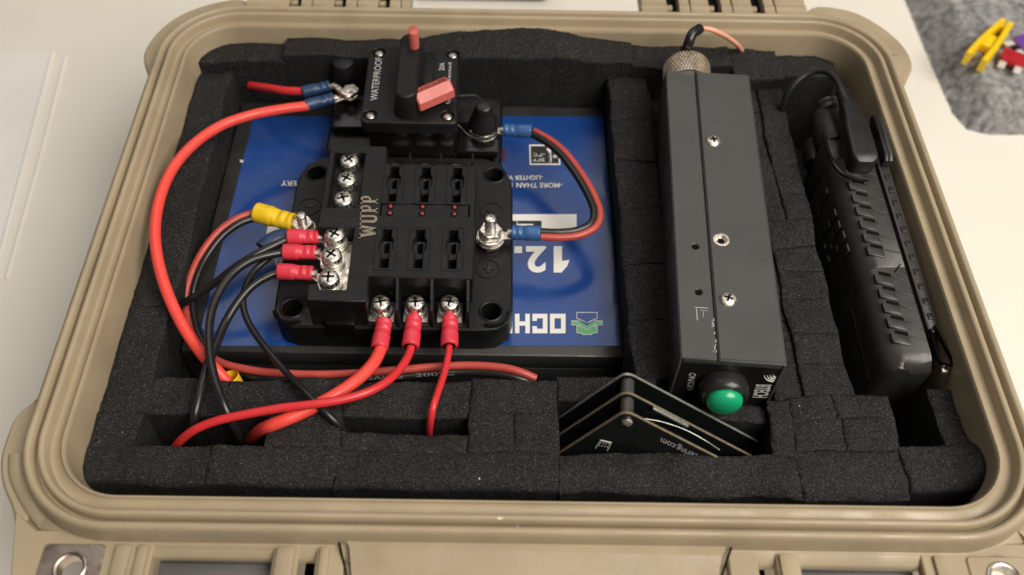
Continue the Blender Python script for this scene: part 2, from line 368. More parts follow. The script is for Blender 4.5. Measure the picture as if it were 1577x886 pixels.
def foam_block(x0, x1, y0, y1, z, edge=.30, drop=.035):
    st = .13; nx = max(2, int((x1-x0)/st)); ny = max(2, int((y1-y0)/st))
    off = random.uniform(-.035, .035); sk = random.uniform(-.012, .012); sl = random.uniform(-.012, .012)
    mb = MB(); vs = []; fs = []
    for j in range(ny+1):
        for i in range(nx+1):
            x = x0+.004+(x1-x0-.008)*i/nx; y = y0+.004+(y1-y0-.008)*j/ny
            d = min(x-x0, x1-x, y-y0, y1-y)
            zz = ftop(x, y, z)+off+sk*(x-x0)+sl*(y-y0)-drop*max(0, 1-d/edge)**2
            q = Vector((x, y, z)); wx, wy = warp(x, y)
            zz += .035*noise.noise(q*6.5)+random.uniform(-.02, .02); inn = 1 if d > .02 else .3
            vs.append((wx+random.uniform(-.03, .03)*inn, wy+random.uniform(-.03, .03)*inn, zz))
    for j in range(ny):
        for i in range(nx): a = j*(nx+1)+i; fs.append((a, a+1, a+nx+2, a+nx+1))
    mb.add(vs, fs)
    ring = [i for i in range(nx+1)]+[j*(nx+1)+nx for j in range(1, ny+1)]+[ny*(nx+1)+i for i in range(nx-1, -1, -1)]+[j*(nx+1) for j in range(ny-1, 0, -1)]
    loops = [[Vector(vs[i]) for i in ring]]
    for dz in (.12, .35, .8, 1.7, 3.2, 6.5):
        lp = []
        for i in ring:
            v = Vector(vs[i]); q = v-Vector((0, 0, dz)); n3 = noise.noise_vector(q*1.6)*.02+noise.noise_vector(q*7)*.012
            lp.append(Vector((v.x+n3.x, v.y+n3.y, v.z-dz)))
        loops.append(lp)
    mb.loft(loops)
    for _ in range(int((x1-x0)*(y1-y0)*55)):                 # open cell struts standing out of the cut surface
        v = Vector(random.choice(vs)); d = Vector((random.gauss(0, 1), random.gauss(0, 1), random.uniform(.1, 1.3))).normalized()*random.uniform(.035, .085)
        s_ = Vector((d.y, -d.x, random.gauss(0, .03))).normalized()*random.uniform(.006, .011); mb.add([v-s_, v+s_, v+d], [(0, 1, 2)])
    return mb.build('foam_block', 'foam', foam, sharp=75)
def split(a, b, pitch):
    n = max(1, round((b-a)/pitch)); e = [a+(b-a)*i/n+(random.uniform(-.18, .18) if 0 < i < n else 0) for i in range(n+1)]
    return list(zip(e[:-1], e[1:]))
def region(x0, x1, y0, y1, z, px=1.7, py=1.7, drop=.055):
    for c, d in split(y0, y1, py):
        for a, b in split(x0, x1, px): foam_block(a, b, c, d, z, drop=drop)
region(-19.8, -17.75, -10.15, 13.2, -1.95, 2.2, 5.5)       # left wall
region(-19.8, -8.6, -13.7, -11.95, -1.8, 5.8, 2, .03); region(-8.6, 1.3, -13.8, -12.0, -1.8, 9.9, 2, .03)
region(1.3, 12.0, -13.9, -12.05, -1.75, 10.7, 2, .03); region(12.0, 16.6, -13.95, -11.75, -1.75, 4.6, 2.4); region(16.6, 20.25, -13.7, -11.6, -1.7, 3.7, 2.4)
region(-19.8, -17.85, -11.95, -10.15, -1.8, 2, 2); region(-11.9, -8.6, -11.95, -10.15, -1.85, 3.3, 2); region(-8.6, -2.8, -12.0, -11.05, -1.8, 5.8, 2)
region(-2.8, 1.3, -12.0, -9.9, -1.85, 2.1, 2.4); region(10.95, 12.0, -12.05, -9.0, -1.8, 2, 3.0); region(12.0, 16.7, -11.75, -8.9, -1.75, 2.35, 1.5)
region(-19.8, -2.8, -10.15, -8.3, -2.05, 5.6, 2); region(-2.8, 1.3, -9.9, -8.2, -1.95, 4.1, 2); region(1.3, 6.0, -9.25, -8.0, -1.9, 4.7, 2); region(6.0, 11.4, -10.0, -9.15, -2.2, 2.6, 2)
region(5.0, 7.45, -8.0, 13.2, -1.9, 2.5, 3.6)              # between battery and control box
region(11.45, 12.9, -9.0, 2.0, -2.0, 1.6, 2.2); region(12.4, 13.9, 2.0, 12.4, -2.0, 1.6, 2.1)
region(12.9, 15.25, -8.9, 2.0, -1.8, 2.4, 1.8); region(13.9, 15.35, 2.0, 12.4, -1.85, 1.6, 2.1)
region(18.75, 19.85, -11.6, -8.4, -1.75, 1.6, 3.8)
region(-19.7, -14.5, 13.2, 15.0, -1.15, 5.2, 2); region(-14.5, 6.5, 13.2, 15.05, -.75, 10.5, 2, .03); region(6.5, 12.4, 13.2, 15.05, -.95, 3, 2); region(12.4, 15.4, 12.4, 15.0, -1.1, 3, 2.6); region(15.4, 18.9, 13.0, 15.0, -1.5, 3.6, 2)
MB().box(-19.9, 19.9, -14.9, 14.9, -12.0, -9.2).build('foam_floor', 'foam', foam)
MB().box(6.0, 11.6, -9.1, 12.0, -9.2, -2.75).build('foam_floor', 'foam', foam)
MB().box(15.5, 19.8, -11.4, 12.8, -9.2, -7.4).build('foam_floor', 'foam', foam)
MB().box(-17.7, 5.1, -8.4, 13.1, -9.2, -8.9).build('foam_floor', 'foam', foam)
MB().box(1.4, 10.8, -11.9, -9.4, -9.2, -8.9).build('foam_floor', 'foam', foam)

for px_, py_, r_ in ((738, 734, .045), (1233, 622, .035), (185, 660, .02), (410, 735, .02)):   # lint caught on the foam
    p = at(px_, py_, -1.55); p.z = ftop(p.x, p.y, -1.79)+.03; MB().lathe([(r_*.6, -.06), (r_*1.1, .0), (r_*.6, r_*.5), (0, r_*.6)], 7, Matrix.Translation(p)).build('lint', 'grayprint', foam)
# ================================================================== battery
BZ = -4.2
bat = thing('battery', 'black battery with a blue printed label, under the fuse block', 'battery', (-6.4, 3.9, -8.9))
MB().box(-17.65, 5.0, -5.45, 13.0, -5.42, BZ, .14).build('lid', 'batt', bat)
MB().box(-17.60, 4.95, -5.40, 12.95, -8.88, -5.50, .10).build('body', 'batt', bat)
MB().box(-17.5, 4.85, -5.3, 12.9, -5.6, -5.3).build('seam', 'hole', bat)
L0 = [at(391, 180, BZ), at(928, 180, BZ), at(955, 533, BZ), at(303, 533, BZ)]
lab = MB(); q = [(p.x, p.y, BZ+.012) for p in L0]; nn = 24; vs = []; fs = []
for j in range(nn+1):
    for i in range(nn+1):
        a, b = i/nn, j/nn; t = Vector(q[0]).lerp(Vector(q[1]), a); u = Vector(q[3]).lerp(Vector(q[2]), a); p = t.lerp(u, b)
        p.z += .010*noise.noise(p*.45)+.004*noise.noise(p*1.7)+.012; vs.append(p)
for j in range(nn):
    for i in range(nn): a = j*(nn+1)+i; fs.append((a, a+1, a+nn+2, a+nn+1))
label = lab.add(vs, fs).build('label', 'blue', bat)
LZ = BZ+.05
def lt(name, body, bl, br, tl, mat='print', bold=.02): return text(name, body, at(*bl, LZ), at(*br, LZ), at(*tl, LZ), mat, label, bold)
def lq(name, pts, mat, z=LZ):
    P = [at(x, y, z) for x, y in pts]; return MB().plate([(p.x, p.y) for p in P], [], z-.006, z).build(name, mat, label)
lq('white_band', [(888, 330), (415, 331), (410, 362), (888, 356)], 'print')
text('lettering', 'LiFePO4', at(834, 340, LZ+.01), at(560, 340, LZ+.01), at(834, 364, LZ+.01), 'panel', label, .03)
lt('lettering', '2', (841, 379.5), (810, 379.5), (841, 420.5), bold=.035)
P_ = [at(x, y, LZ) for x, y in ((852.7, 379.3), (865.4, 379.3), (865.4, 402), (877, 400.5), (873.5, 410), (864.6, 420), (852.7, 420))]
mb = MB(); mb.plate([(p.x, p.y) for p in P_], [], LZ-.006, LZ); mb.build('lettering', 'print', label)
lq('lettering', [(792, 379.5), (804, 379.5), (804, 390), (792, 390)], 'print')
lt('lettering', '-MORE THAN 10', (866, 282), (780, 282), (866, 289.5), bold=.012)
lt('lettering', '-LIGHTER W', (836, 270.5), (779, 270.5), (836, 277.5), bold=.012)
lt('lettering', 'BATTERY', (491, 279), (433, 279), (491, 286.5), bold=.012)
lt('lettering', 'n', (434, 399), (424, 399), (434, 410), bold=.03)
# block capitals OCHO, upside down
def bars(glyph, x1, x0, y0, y1):
    """glyph drawn upside down: x1 is its right end in the photo"""
    wq = x1-x0; t = 7.0; out = []
    def R(a, b, c, d): out.append([(a, c), (b, c), (b, d), (a, d)])
    if glyph == 'O': R(x0, x0+t, y0, y1); R(x1-t, x1, y0, y1); R(x0+t, x1-t, y0, y0+t); R(x0+t, x1-t, y1-t, y1)
    if glyph == 'C': R(x1-t, x1, y0, y1); R(x0, x1-t, y0, y0+t); R(x0, x1-t, y1-t, y1); R(x0, x0+t, y0+t, y0+t+4); R(x0, x0+t, y1-t-4, y1-t)
    if glyph == 'H': R(x0, x0+t, y0, y1); R(x1-t, x1, y0, y1); R(x0+t, x1-t, (y0+y1)/2-3.3, (y0+y1)/2+3.3)
    return out
mb = MB()
for g, x1, x0 in (('O', 871, 847), ('C', 843, 820), ('H', 816, 793), ('O', 789, 766)):
    for r_ in bars(g, x1, x0, 483.5, 513.5):
        P = [at(x, y, LZ) for x, y in r_]; mb.plate([(p.x, p.y) for p in P], [], LZ-.006, LZ)
mb.build('lettering', 'print', label)
# emblem: folded strata, blue over green with pale outlines
def poly(name, pts, mat, z): lq(name, pts, mat, z)
em = [(889, 482), (919, 482), (919, 490), (911, 493), (905, 497), (897, 493), (889, 490)]
def grow(pts, k):
    cx = sum(p[0] for p in pts)/len(pts); cy = sum(p[1] for p in pts)/len(pts)
    return [(p[0]+(1.5 if p[0] > cx else -1.5)*k, p[1]+(1.5 if p[1] > cy else -1.5)*k) for p in pts]
e2 = [(881, 495), (893, 495), (904, 502), (915, 495), (927, 495), (927, 500), (915, 500), (904, 507), (893, 500), (881, 500)]
e3 = [(889, 503), (895, 503), (904, 509), (913, 503), (919, 503), (919, 512), (911, 513), (910, 515), (898, 515), (897, 513), (889, 512)]
for pts, mt in ((em, 'blue'), (e2, 'green_ink'), (e3, 'green_ink')):
    lq('emblem_outline', grow(pts, .8), 'grayprint', LZ); lq('emblem_piece', pts, mt, LZ+.01)
lq('pictogram', [(815, 223), (861, 223), (863, 254), (816, 254)], 'print', LZ); lq('pictogram', [(817, 225), (859, 225), (861, 252), (818, 252)], 'panel', LZ+.01)
for a, y0_, y1_ in (('-7\u00b0C', 236.5, 241.5), ('20\u00b0F', 244.5, 249.5)):
    text('lettering', a, at(839, y0_, LZ+.02), at(821, y0_, LZ+.02), at(839, y1_, LZ+.02), 'print', label, .005)
MB().tube([at(846, 231, LZ+.03), at(847.5, 250, LZ+.03)], .085, n=10, smooth=False).build('pictogram', 'print', label)
MB().tube([at(846.2, 236, LZ+.10), at(847.4, 248.5, LZ+.10)], .035, n=8, smooth=False).build('pictogram', 'panel', label)
MB().lathe([(.16, 0), (.16, .03), (.0, .04)], 14, Matrix.Translation(at(846, 231, LZ+.06))).build('pictogram', 'print', label)
for k in range(3):
    c_ = at(855, 241, LZ+.03); d_ = Vector((math.cos(k*PI/3), math.sin(k*PI/3), 0))*.17
    MB().tube([c_-d_, c_+d_], .022, n=5, smooth=False).build('pictogram', 'print', label)
lq('printed_mark', [(773, 230), (778, 230), (778, 249), (774, 249)], 'darkred_ink', LZ)
lq('scuff', [(369, 246), (375, 247), (374, 251), (370, 250)], 'grayprint', LZ)

# ================================================================== screws and studs shared by several things
def screw_mesh(parent, p, r=.47, name='terminal_screw', rot=0.0, mat='zinc'):
    """pan head phillips screw with spring and flat washer; p is the top of the plate it clamps"""
    m = Matrix.Translation(p)
    hd = MB(); hd.lathe([(r*.6, .30), (r*1.0, .30), (r*1.05, .36), (r*1.06, .64), (r*1.04, .73), (r*.97, .81), (r*.84, .855), (r*.42, .885), (0, .89)], 30, m)
    h_ = hd.build(name, mat, parent, loc=p)
    cr = MB()
    for k in (0, 1): cr.box(-r*.60, r*.60, -r*.10, r*.10, .80, .905, 0, m @ Matrix.Rotation(rot+k*PI/2, 4, 'Z'))
    cr.lathe([(r*.22, .80), (r*.22, .908), (0, .909)], 10, m)
    cr.build('drive_recess', 'hole', h_, loc=p)
    MB().lathe([(r*.7, .13), (r*1.18, .13), (r*1.2, .2), (r*1.18, .27), (r*.7, .285)], 28, m).build('spring_washer', mat, h_, loc=p)
    MB().lathe([(r*.7, .02), (r*1.26, .02), (r*1.28, .06), (r*1.25, .11), (r*.7, .12)], 28, m).build('washer', mat, h_, loc=p)
    return h_
def hexnut(r, z0, z1, m, ang=0):
    mb = MB(); mb.lathe([(r*.9, z0), (r, z0+.06), (r, z1-.06), (r*.88, z1)], 6, m, ang); return mb
def stud(parent, p, r, hgt, tilt=0):
    m = Matrix.Translation(p); prof = [(r, 0)]
    z = 0
    while z < hgt-.16: prof += [(r, z+.02), (r*.87, z+.055), (r, z+.09)]; z += .10
    prof += [(r*.95, hgt-.04), (r*.8, hgt), (0, hgt)]
    return MB().lathe(prof, 20, m).build('stud', 'zinc', parent, sharp=60)

# ================================================================== fuse block
fb = thing('fuse_block', 'black six way fuse block with screw terminals on the blue battery label', 'fuse block', (-6.6, .5, BZ+.05))
ZE, ZC = -2.4, -.3
hb = [(-11.77, 5.33), (-1.78, 5.38), (-1.85, -3.97), (-11.86, -3.94)]
outline = [(-12.7, 5.2), (-12.35, 6.1), (-11.6, 6.6), (-10.6, 6.75), (-2.4, 6.75), (-1.4, 6.3), (-.78, 4.9), (-.74, 3.9), (-.74, -3.7), (-.95, -4.55), (-1.6, -5.0), (-2.4, -5.08),
           (-11.6, -5.05), (-12.3, -4.8), (-12.75, -4.1), (-12.8, -3.2), (-12.8, 4.0)]
base = MB().plate(outline, [circ(x, y, .52, 26) for x, y in hb], BZ+.06, ZE, .10).build('base', 'black', fb)
for x, y in hb:
    MB().lathe([(.52, -1.6), (.52, .03), (.56, .05), (.62, .03), (.64, 0)], 28, Matrix.Translation((x, y, ZE)), cap=False).build('mounting_boss', 'black', base)
for (x, y), a0 in ((hb[2], -110), (hb[3], 200)):
    pts = [(x+.92*math.cos(math.radians(a0+i*13)), y+.92*math.sin(math.radians(a0+i*13)), ZE+.05) for i in range(9)]
    MB().tube(pts, (.08, .22), n=8, smooth=False).build('ear_wall', 'black', base)
# cover with open bus windows, fuse slots and a recessed lamp panel
XL, XR = -10.72, -2.74
W1 = rect(-10.42, -8.78, 1.0, 4.95)
W2n = [(XL, -.33), (-8.86, -.33), (-8.86, -4.25), (-10.3, -4.25), (-10.3, -4.0), (XL, -4.0)]
cov = [(XL+.08, 5.5), (XL, 5.4), (XL, -.33), (-8.86, -.33), (-8.86, -4.25), (-10.25, -4.25), (-10.25, -3.95), (XL, -3.95), (XL, -4.85), (XL+.08, -4.93), (-7.92, -4.93), (-7.84, -4.85), (-7.84, -3.42),
       (-2.78, -3.5), (XR, -3.4), (XR, 4.05), (-2.8, 4.13), (-7.6, 4.16), (-7.62, 5.35), (-7.7, 5.45)]
slots_c = []
def slotpoly(cx, cy):
    return [(cx-.21, cy+1.24), (cx+.21, cy+1.24), (cx+.21, cy+.74), (cx+.33, cy+.48), (cx+.33, cy-.06), (cx+.19, cy-.32), (cx+.19, cy-1.24), (cx-.19, cy-1.24), (cx-.19, cy-.32), (cx-.33, cy-.06), (cx-.33, cy+.48), (cx-.21, cy+.74)]
sx = (-7.10, -5.42, -3.74)
holes = [W1]
for cx in sx: holes += [slotpoly(cx, 2.72), slotpoly(cx-.06, -1.62)]
holes.append(rect(-7.62, -3.05, .50, 1.36))
cover = MB().plate(cov, holes, -1.05, ZC, .05).build('cover', 'black', fb)
ck = MB(); ck.plate([(XL+.02, 5.42), (XL+.02, 1.0-.1), (-8.8, .9), (-8.8, -.25), (-7.92, -.25), (-7.92, -3.36), (XR-.06, -3.4), (XR-.02, 4.05), (-7.66, 4.08), (-7.7, 5.4)], [], ZE+.005, -1.06)
ck.box(XL+.03, -7.90, -4.90, -4.30, ZE+.004, -1.04); ck.box(-8.84, -7.92, -4.85, -.2, ZE+.006, -1.045); ck.box(XL+.03, -8.7, -.3, .95, -1.6, -1.055)
ck.build('core', 'black', fb)
for cx in sx:
    for cy, dx in ((2.72, 0), (-1.62, -.06)):
        f = MB().plate(rect(cx+dx-.40, cx+dx+.40, cy-.50, cy+.62), [rrect(cx+dx-.10, cx+dx+.14, cy-.16, cy+.50, .11, 5)], -1.05, -.55, .03).build('fuse_slot', 'black', fb)
        MB().box(cx+dx-.40, cx+dx+.40, cy-1.25, cy+1.25, -1.075, -1.03).build('slot_floor', 'hole', f)
        fr = MB().plate(rrect(cx+dx-.56, cx+dx+.56, cy-1.42, cy+1.36, .1, 3), [rrect(cx+dx-.51, cx+dx+.51, cy-1.37, cy+1.31, .08, 3)], ZC-.01, ZC+.035, .01).build('slot_rim', 'black', f)
pn = MB().plate(rect(-7.58, -3.09, .53, 1.33), [], -1.0, ZC-.06, .02).build('lamp_panel', 'black', fb)
leds = None
for cx in (-7.14, -5.48, -3.82):
    for cy in (1.16, .70):
        p = Vector((cx, cy, ZC-.06)); m = Matrix.Translation(p)
        r_ = MB().lathe([(.13, .001), (.19, .001), (.19, .02), (.13, .02)], 18, m, cap=False).build('lamp_collar', 'hole', fb, loc=p)
        MB().lathe([(.12, 0), (.12, .03), (.095, .075), (.05, .095), (0, .10)], 16, m).build('lamp', 'led', r_, loc=p)
def slab(ch):
    """slab serif capitals in a unit box as convex pieces"""
    b = lambda x0, x1, y0, y1: [(x0, y0), (x1, y0), (x1, y1), (x0, y1)]
    if ch == 'W': return [[(.02, 1), (.26, 1), (.40, 0), (.26, 0)], [(.40, 0), (.30, 0), (.44, .9), (.56, .9)], [(.44, .9), (.56, .9), (.72, 0), (.60, 0)], [(.60, 0), (.74, 0), (.98, 1), (.78, 1)], b(-.04, .34, .92, 1), b(.68, 1.04, .92, 1)]
    if ch == 'U': return [b(.10, .36, .2, 1), b(.68, .86, .2, 1), [(.10, .2), (.22, .04), (.40, 0), (.40, .16), (.36, .2)], [(.40, 0), (.60, 0), (.60, .16), (.40, .16)], [(.60, 0), (.76, .05), (.86, .2), (.68, .2), (.60, .16)], b(0, .46, .92, 1), b(.56, .98, .92, 1)]
    return [b(.14, .42, 0, 1), b(.02, .56, 0, .09), b(.02, .5, .91, 1), b(.42, .68, .40, .52), b(.42, .68, .88, 1), [(.68, .40), (.86, .50), (.92, .62), (.70, .62), (.68, .52)], [(.92, .62), (.92, .80), (.70, .80), (.70, .62)], [(.92, .80), (.84, .94), (.68, 1), (.68, .88), (.70, .80)]]
wl_, wr_, wt_ = at(580, 366, ZC+.008), at(582, 301, ZC+.008), at(553, 366, ZC+.008)
wm = MB(); xo = 0
for ch, wd in (('W', .30), ('U', .23), ('P', .20), ('P', .20)):
    for pc_ in slab(ch):
        P = [wl_+(wr_-wl_)*(xo+x*wd)+(wt_-wl_)*y for x, y in pc_]; wm.add(P, [list(range(len(P)))])
    xo += wd+.022
wm.build('lettering', 'gold', fb)
# left bus bars with three screws each
for yy, ps, nm in (((1.05, 4.9), ((540, 262), (536, 291), (531, 321)), 'b'), ((-4.2, -.4), ((518, 376), (513, 407), (509, 442)), 'a')):
    ZB = -1.35
    MB().box(-10.34 if nm == 'b' else -10.2, -8.92, yy[0], yy[1], ZB-.2, ZB, .03).build('bus_bar', 'nickel', fb)
    if nm == 'b':
        MB().box(-8.93, -8.80, yy[0], yy[1], ZB-.2, -1.0).build('bar_edge', 'hole', fb)
    for i, q_ in enumerate(ps):
        screw_mesh(fb, at(q_[0], q_[1], ZB+.0), .50, rot=random.uniform(0, 1.5))
# front and back screw wells
for yc, sgn, ysc in ((-3.45, -1, None), (4.15, 1, None)):
    for i, cx in enumerate((-7.28, -5.58, -3.9)):
        y0, y1 = (yc-1.62, yc) if sgn < 0 else (yc, yc+1.9)
        MB().box(cx-.72, cx+.72, y0+.1, y1, ZE, -2.32, .03).build('well_floor', 'black', fb)
        MB().box(cx-.62, cx+.62, y0+.28, y1-.15, -2.32, -2.2, .02).build('terminal_plate', 'nickel', fb)
        pz = at((588, 641, 693)[i], 480, -2.2) if sgn < 0 else Vector((cx, yc+.62, -2.2))
        screw_mesh(fb, pz, .46, rot=random.uniform(0, 1.5))
    for k, dx in enumerate((-6.44, -4.75, -2.98)):
        d = MB(); d.box(dx-.07, dx+.07, min(yc, yc+sgn*1.55), max(yc, yc+sgn*1.55), ZE-.1, -.95, .05)
        d.add([(dx-.065, yc, -.95), (dx+.065, yc, -.95), (dx+.065, yc, ZC-.06), (dx-.065, yc, ZC-.06), (dx-.065, yc+sgn*.9, -.97), (dx+.065, yc+sgn*.9, -.97)],
              [(0, 1, 2, 3), (3, 2, 5, 4), (0, 3, 4), (1, 5, 2)])
        d.build('divider', 'black', fb)
MB().box(-10.0, -8.55, -5.22, -4.85, -3.0, -1.9, .05).build('clip_tab', 'gloss', fb)
# polarity rings
for (px_, py_), sg in (((757, 325), '-'), ((752, 414), '+'), ((476, 318), '-')):
    c_ = at(px_, py_, ZE+.02); R_ = .60
    MB().lathe([(R_-.05, 0), (R_-.04, .03), (R_+.03, .03), (R_+.05, 0)], 30, Matrix.Translation(c_), cap=False).build('polarity_ring', 'black', fb)
    mk = MB(); mk.box(-.26, .26, -.055, .055, 0, .035, .01, Matrix.Translation(c_))
    if sg == '+': mk.box(-.055, .055, -.26, .26, 0, .036, .01, Matrix.Translation(c_))
    mk.build('polarity_mark', 'gloss', fb)
# the two studs
ps = at(755, 376, ZE); SP = ps
st_ = stud(fb, ps, .30, 2.15)
m = Matrix.Translation(ps)
hexnut(.66, .05, .42, m, .3).build('stud_nut', 'dull', st_); MB().lathe([(.3, .42), (.74, .42), (.74, .50), (.3, .51)], 30, m).build('washer', 'zinc', st_)
MB().lathe([(.3, .66), (.70, .66), (.70, .76), (.3, .78)], 30, m).build('washer', 'zinc', st_)
hexnut(.62, .79, 1.25, m, .15).build('stud_nut', 'zinc', st_)
pn_ = at(470, 362, ZE); SN = pn_
sn_ = stud(fb, pn_, .27, 1.65); m = Matrix.Translation(pn_)
hexnut(.5, .02, .45, m, .5).build('stud_nut', 'dull', sn_); hexnut(.58, .62, 1.0, m, .1).build('stud_nut', 'zinc', sn_)
MB().lathe([(.3, .54), (.62, .54), (.62, .61), (.3, .62)], 26, m).build('washer', 'zinc', sn_)

# ================================================================== circuit breaker
br = thing('circuit_breaker', 'black waterproof circuit breaker with red reset lever behind the fuse block', 'circuit breaker', (-6.5, 9.5, BZ+.05))
ZF = .55
MB().plate(rrect(-11.5, -1.35, 7.0, 12.0, .5), [], BZ+.06, -2.5, .12).build('base', 'gloss', br)
MB().box(-8.85, -4.05, 6.7, 12.5, -2.6, ZF-.85, .2).build('body', 'gloss', br)
MB().plate(rrect(-9.15, -3.85, 6.42, 12.78, .35), [circ(x, y, .34, 20) for x, y in ((-8.58, 12.2), (-4.3, 12.12), (-8.64, 7.0), (-4.4, 7.02))], ZF-.8, ZF, .07).build('faceplate', 'black', br)
for x, y in ((-8.58, 12.2), (-4.3, 12.12), (-8.64, 7.0), (-4.4, 7.02)):
    p = Vector((x, y, ZF-.28)); MB().lathe([(.34, 0), (.34, .08), (.30, .19), (.19, .27), (0, .31)], 22, Matrix.Translation(p)).build('rivet', 'dull', br, loc=p)
    MB().lathe([(.36, .005), (.335, .004), (.335, -.3)], 22, Matrix.Translation((x, y, ZF)), cap=False).build('rivet_well', 'hole', br)
rb = MB(); pr = []
for z, o in ((ZF-.1, .16), (ZF+.25, .08), (ZF+1.25, 0), (ZF+1.45, -.05), (ZF+1.52, -.14)):
    pr.append([Vector((x, y, z)) for x, y in rrect(-7.22-o, -5.98+o, 6.75-o, 12.15+o, .60+o, 8)])
rb.loft(pr, cap1=True); rb.build('switch_rib', 'black', br, sharp=30)
MB().box(-6.05, -5.3, 8.2, 12.0, ZF-.02, ZF+.30, .12).build('rib_step', 'black', br)
MB().plate([(-5.95, 9.4), (-5.55, 9.0), (-5.5, 8.2), (-5.95, 8.0)], [], ZF+.2, ZF+.34).build('lever_gap', 'hole', br)
# red test button, an oblong pin standing on the rib
bt = at(638, 70, ZF+1.5); lp = []
for z, k in ((0, 1), (.98, .98), (1.06, .92), (1.09, .80)):
    lp.append([Vector((bt.x+x*k, bt.y+y*k, bt.z+z)) for x, y in rrect(-.28, .28, -.42, .42, .27, 6)])
MB().loft(lp, cap1=True).build('test_button', 'cap', br)
# reset lever, a six-sided red bar
a = at(640, 158, ZF+.75); b_ = at(694, 135, ZF+.75); ax = (b_-a).normalized(); up = Vector((0, 0, 1)); sd = ax.cross(up).normalized()
if sd.y > 0: sd = -sd
sec = [(-.50, .44), (-.04, .54), (.42, .16), (.50, -.28), (.30, -.48), (-.45, -.42)]
lv = MB(); lv.loft([[p_+sd*u_*k+up*v_*k for u_, v_ in sec] for p_, k in ((a, .86), (a+ax*.07, 1), (b_-ax*.08, 1), (b_, .88))], cap0=True, cap1=True)
lever = lv.build('reset_lever', 'cap', br, sharp=20)
def lvp(t, u, k): return a.lerp(b_, t)+sd*(-.46+.40*u)+up*(.455+.08*u+k)
MB().add([lvp(.06, .05, .006), lvp(.94, .05, .006), lvp(.94, 1, .006), lvp(.06, 1, .006)], [(0, 1, 2, 3)]).build('legend_strip', 'capdark', lever)
text('lettering', 'RESET', lvp(.15, .9, .008), lvp(.72, .9, .008), lvp(.15, .15, .008), 'cap', lever, .01)
def bt_(body, bl, br_, tl, bold=.0, mat='grayprint'): return text('lettering', body, at(*bl, ZF), at(*br_, ZF), at(*tl, ZF), mat, br, bold)
bt_('WATERPROOF', (581, 155), (589, 89), (570, 155))
bt_('20A', (684, 109), (685, 97), (676, 109)); bt_('Ign. Protected', (693.5, 160), (697, 97), (686.5, 160))
# right terminal: block, stud nut and rubber boot with its strap
BT = at(745, 204, -1.9)
MB().box(-3.9, -1.5, 6.75, 9.2, -2.5, -1.95, .12).build('terminal_block', 'gloss', br)
m = Matrix.Translation(BT)
MB().lathe([(.3, 0), (.80, 0), (.82, .06), (.78, .12), (.3, .13)], 30, m).build('washer', 'zinc', br)
hexnut(.74, .28, .72, m, .2).build('terminal_nut', 'zinc', br)
MB().lathe([(.86, .62), (.88, .80), (.76, 1.1), (.60, 1.6), (.47, 2.05), (.43, 2.16), (.34, 2.22), (0, 2.23)], 32, m @ Matrix.Rotation(.06, 4, 'X')).build('rubber_boot', 'radiob', br)
MB().tube([at(640, 186, -.5), at(666, 183, -.4), at(690, 184, -.5), at(707, 195, -.9), at(718, 206, -1.3), at(732, 214, -1.5), at(752, 214, -1.5), at(764, 205, -1.3), at(764, 180, -.4), at(752, 165, .1), at(735, 149, 0), at(728, 147, 0), at(705, 148, 0)], (.035, .07), n=8).build('boot_strap', 'radiob', br)
# left terminal with its own dark boot
LTm = at(541, 148, -1.9); m = Matrix.Translation(LTm)
MB().box(-11.2, -8.9, 8.6, 11.0, -2.5, -1.95, .12).build('terminal_block', 'gloss', br)
hexnut(.55, .15, .5, m, .2).build('terminal_nut', 'dull', br)
MB().lathe([(.85, 0), (.85, .5), (.76, .9), (.66, 1.3), (.5, 1.4), (0, 1.42)], 26, Matrix.Translation(at(532, 120, -2.2))).build('rubber_boot', 'black', br)
MB().tube([at(540, 150, -1.1), at(552, 143, -.7), at(562, 142, -.5), at(575, 141, -.5)], (.03, .09), n=8).build('boot_strap', 'radiob', br)

# ================================================================== crimps and cables
def sleeve(parent, p0, p1, r, mat, ring=None, rr_=.62, barrel='dull', flare=1.12, strands=False):
    """insulated ring terminal: p0 wire side, p1 ring side, ring = centre of the ring"""
    p0, p1 = Vector(p0), Vector(p1); d = p1-p0
    def rad(t):
        k = 1.0
        if t < .42: k = flare
        elif t < .5: k = flare-(flare-1)*(t-.42)/.08
        pin = .22*math.exp(-((t-.62)/.07)**2)+.20*math.exp(-((t-.84)/.06)**2)
        e = .93 if (t < .02 or t > .98) else 1.0
        return (r*k*e*(1+pin*.25), r*k*e*(1-pin))
    n = 34; mb = MB(); mb.tube([p0+d*(i/n) for i in range(n+1)], rad, n=20, smooth=False)
    s_ = mb.build('crimp_sleeve', mat, parent, sharp=60)
    dn = d.normalized()
    MB().tube([p0-dn*.015, p0+dn*.03], (r*.78, r*.74), n=18, smooth=False).build('sleeve_mouth', 'hole', s_)
    if ring is not None:
        ring = Vector(ring); mb = MB(); e = ring-p1; en = e.normalized()
        lug = MB().tube([p1-dn*.2, p1+dn*.10, p1+dn*.22], lambda t: (r*.62, r*.62*(1 if t < .5 else .6)), n=14, smooth=False).build('barrel', barrel, parent)
        fr = frame(ring, -en, (0, 0, 1)); dist = e.length
        hw = r*.62; outer = []
        a0 = math.asin(min(.95, hw/rr_))
        for i in range(25):
            t = a0+(2*PI-2*a0)*i/24; outer.append((rr_*math.cos(t), rr_*math.sin(t)))
        outer += [(dist-.05, -hw*.9), (dist-.05, hw*.9)]
        # tongue drops from the barrel to the ring
        mb = MB(); mb.plate(outer, [circ(0, 0, rr_*.5, 20)], -.04, .045, .012, fr)
        drop = (p1-ring).dot(Vector((0, 0, 1)))
        mb.build('ring_tongue', 'nickel', lug)
    return s_
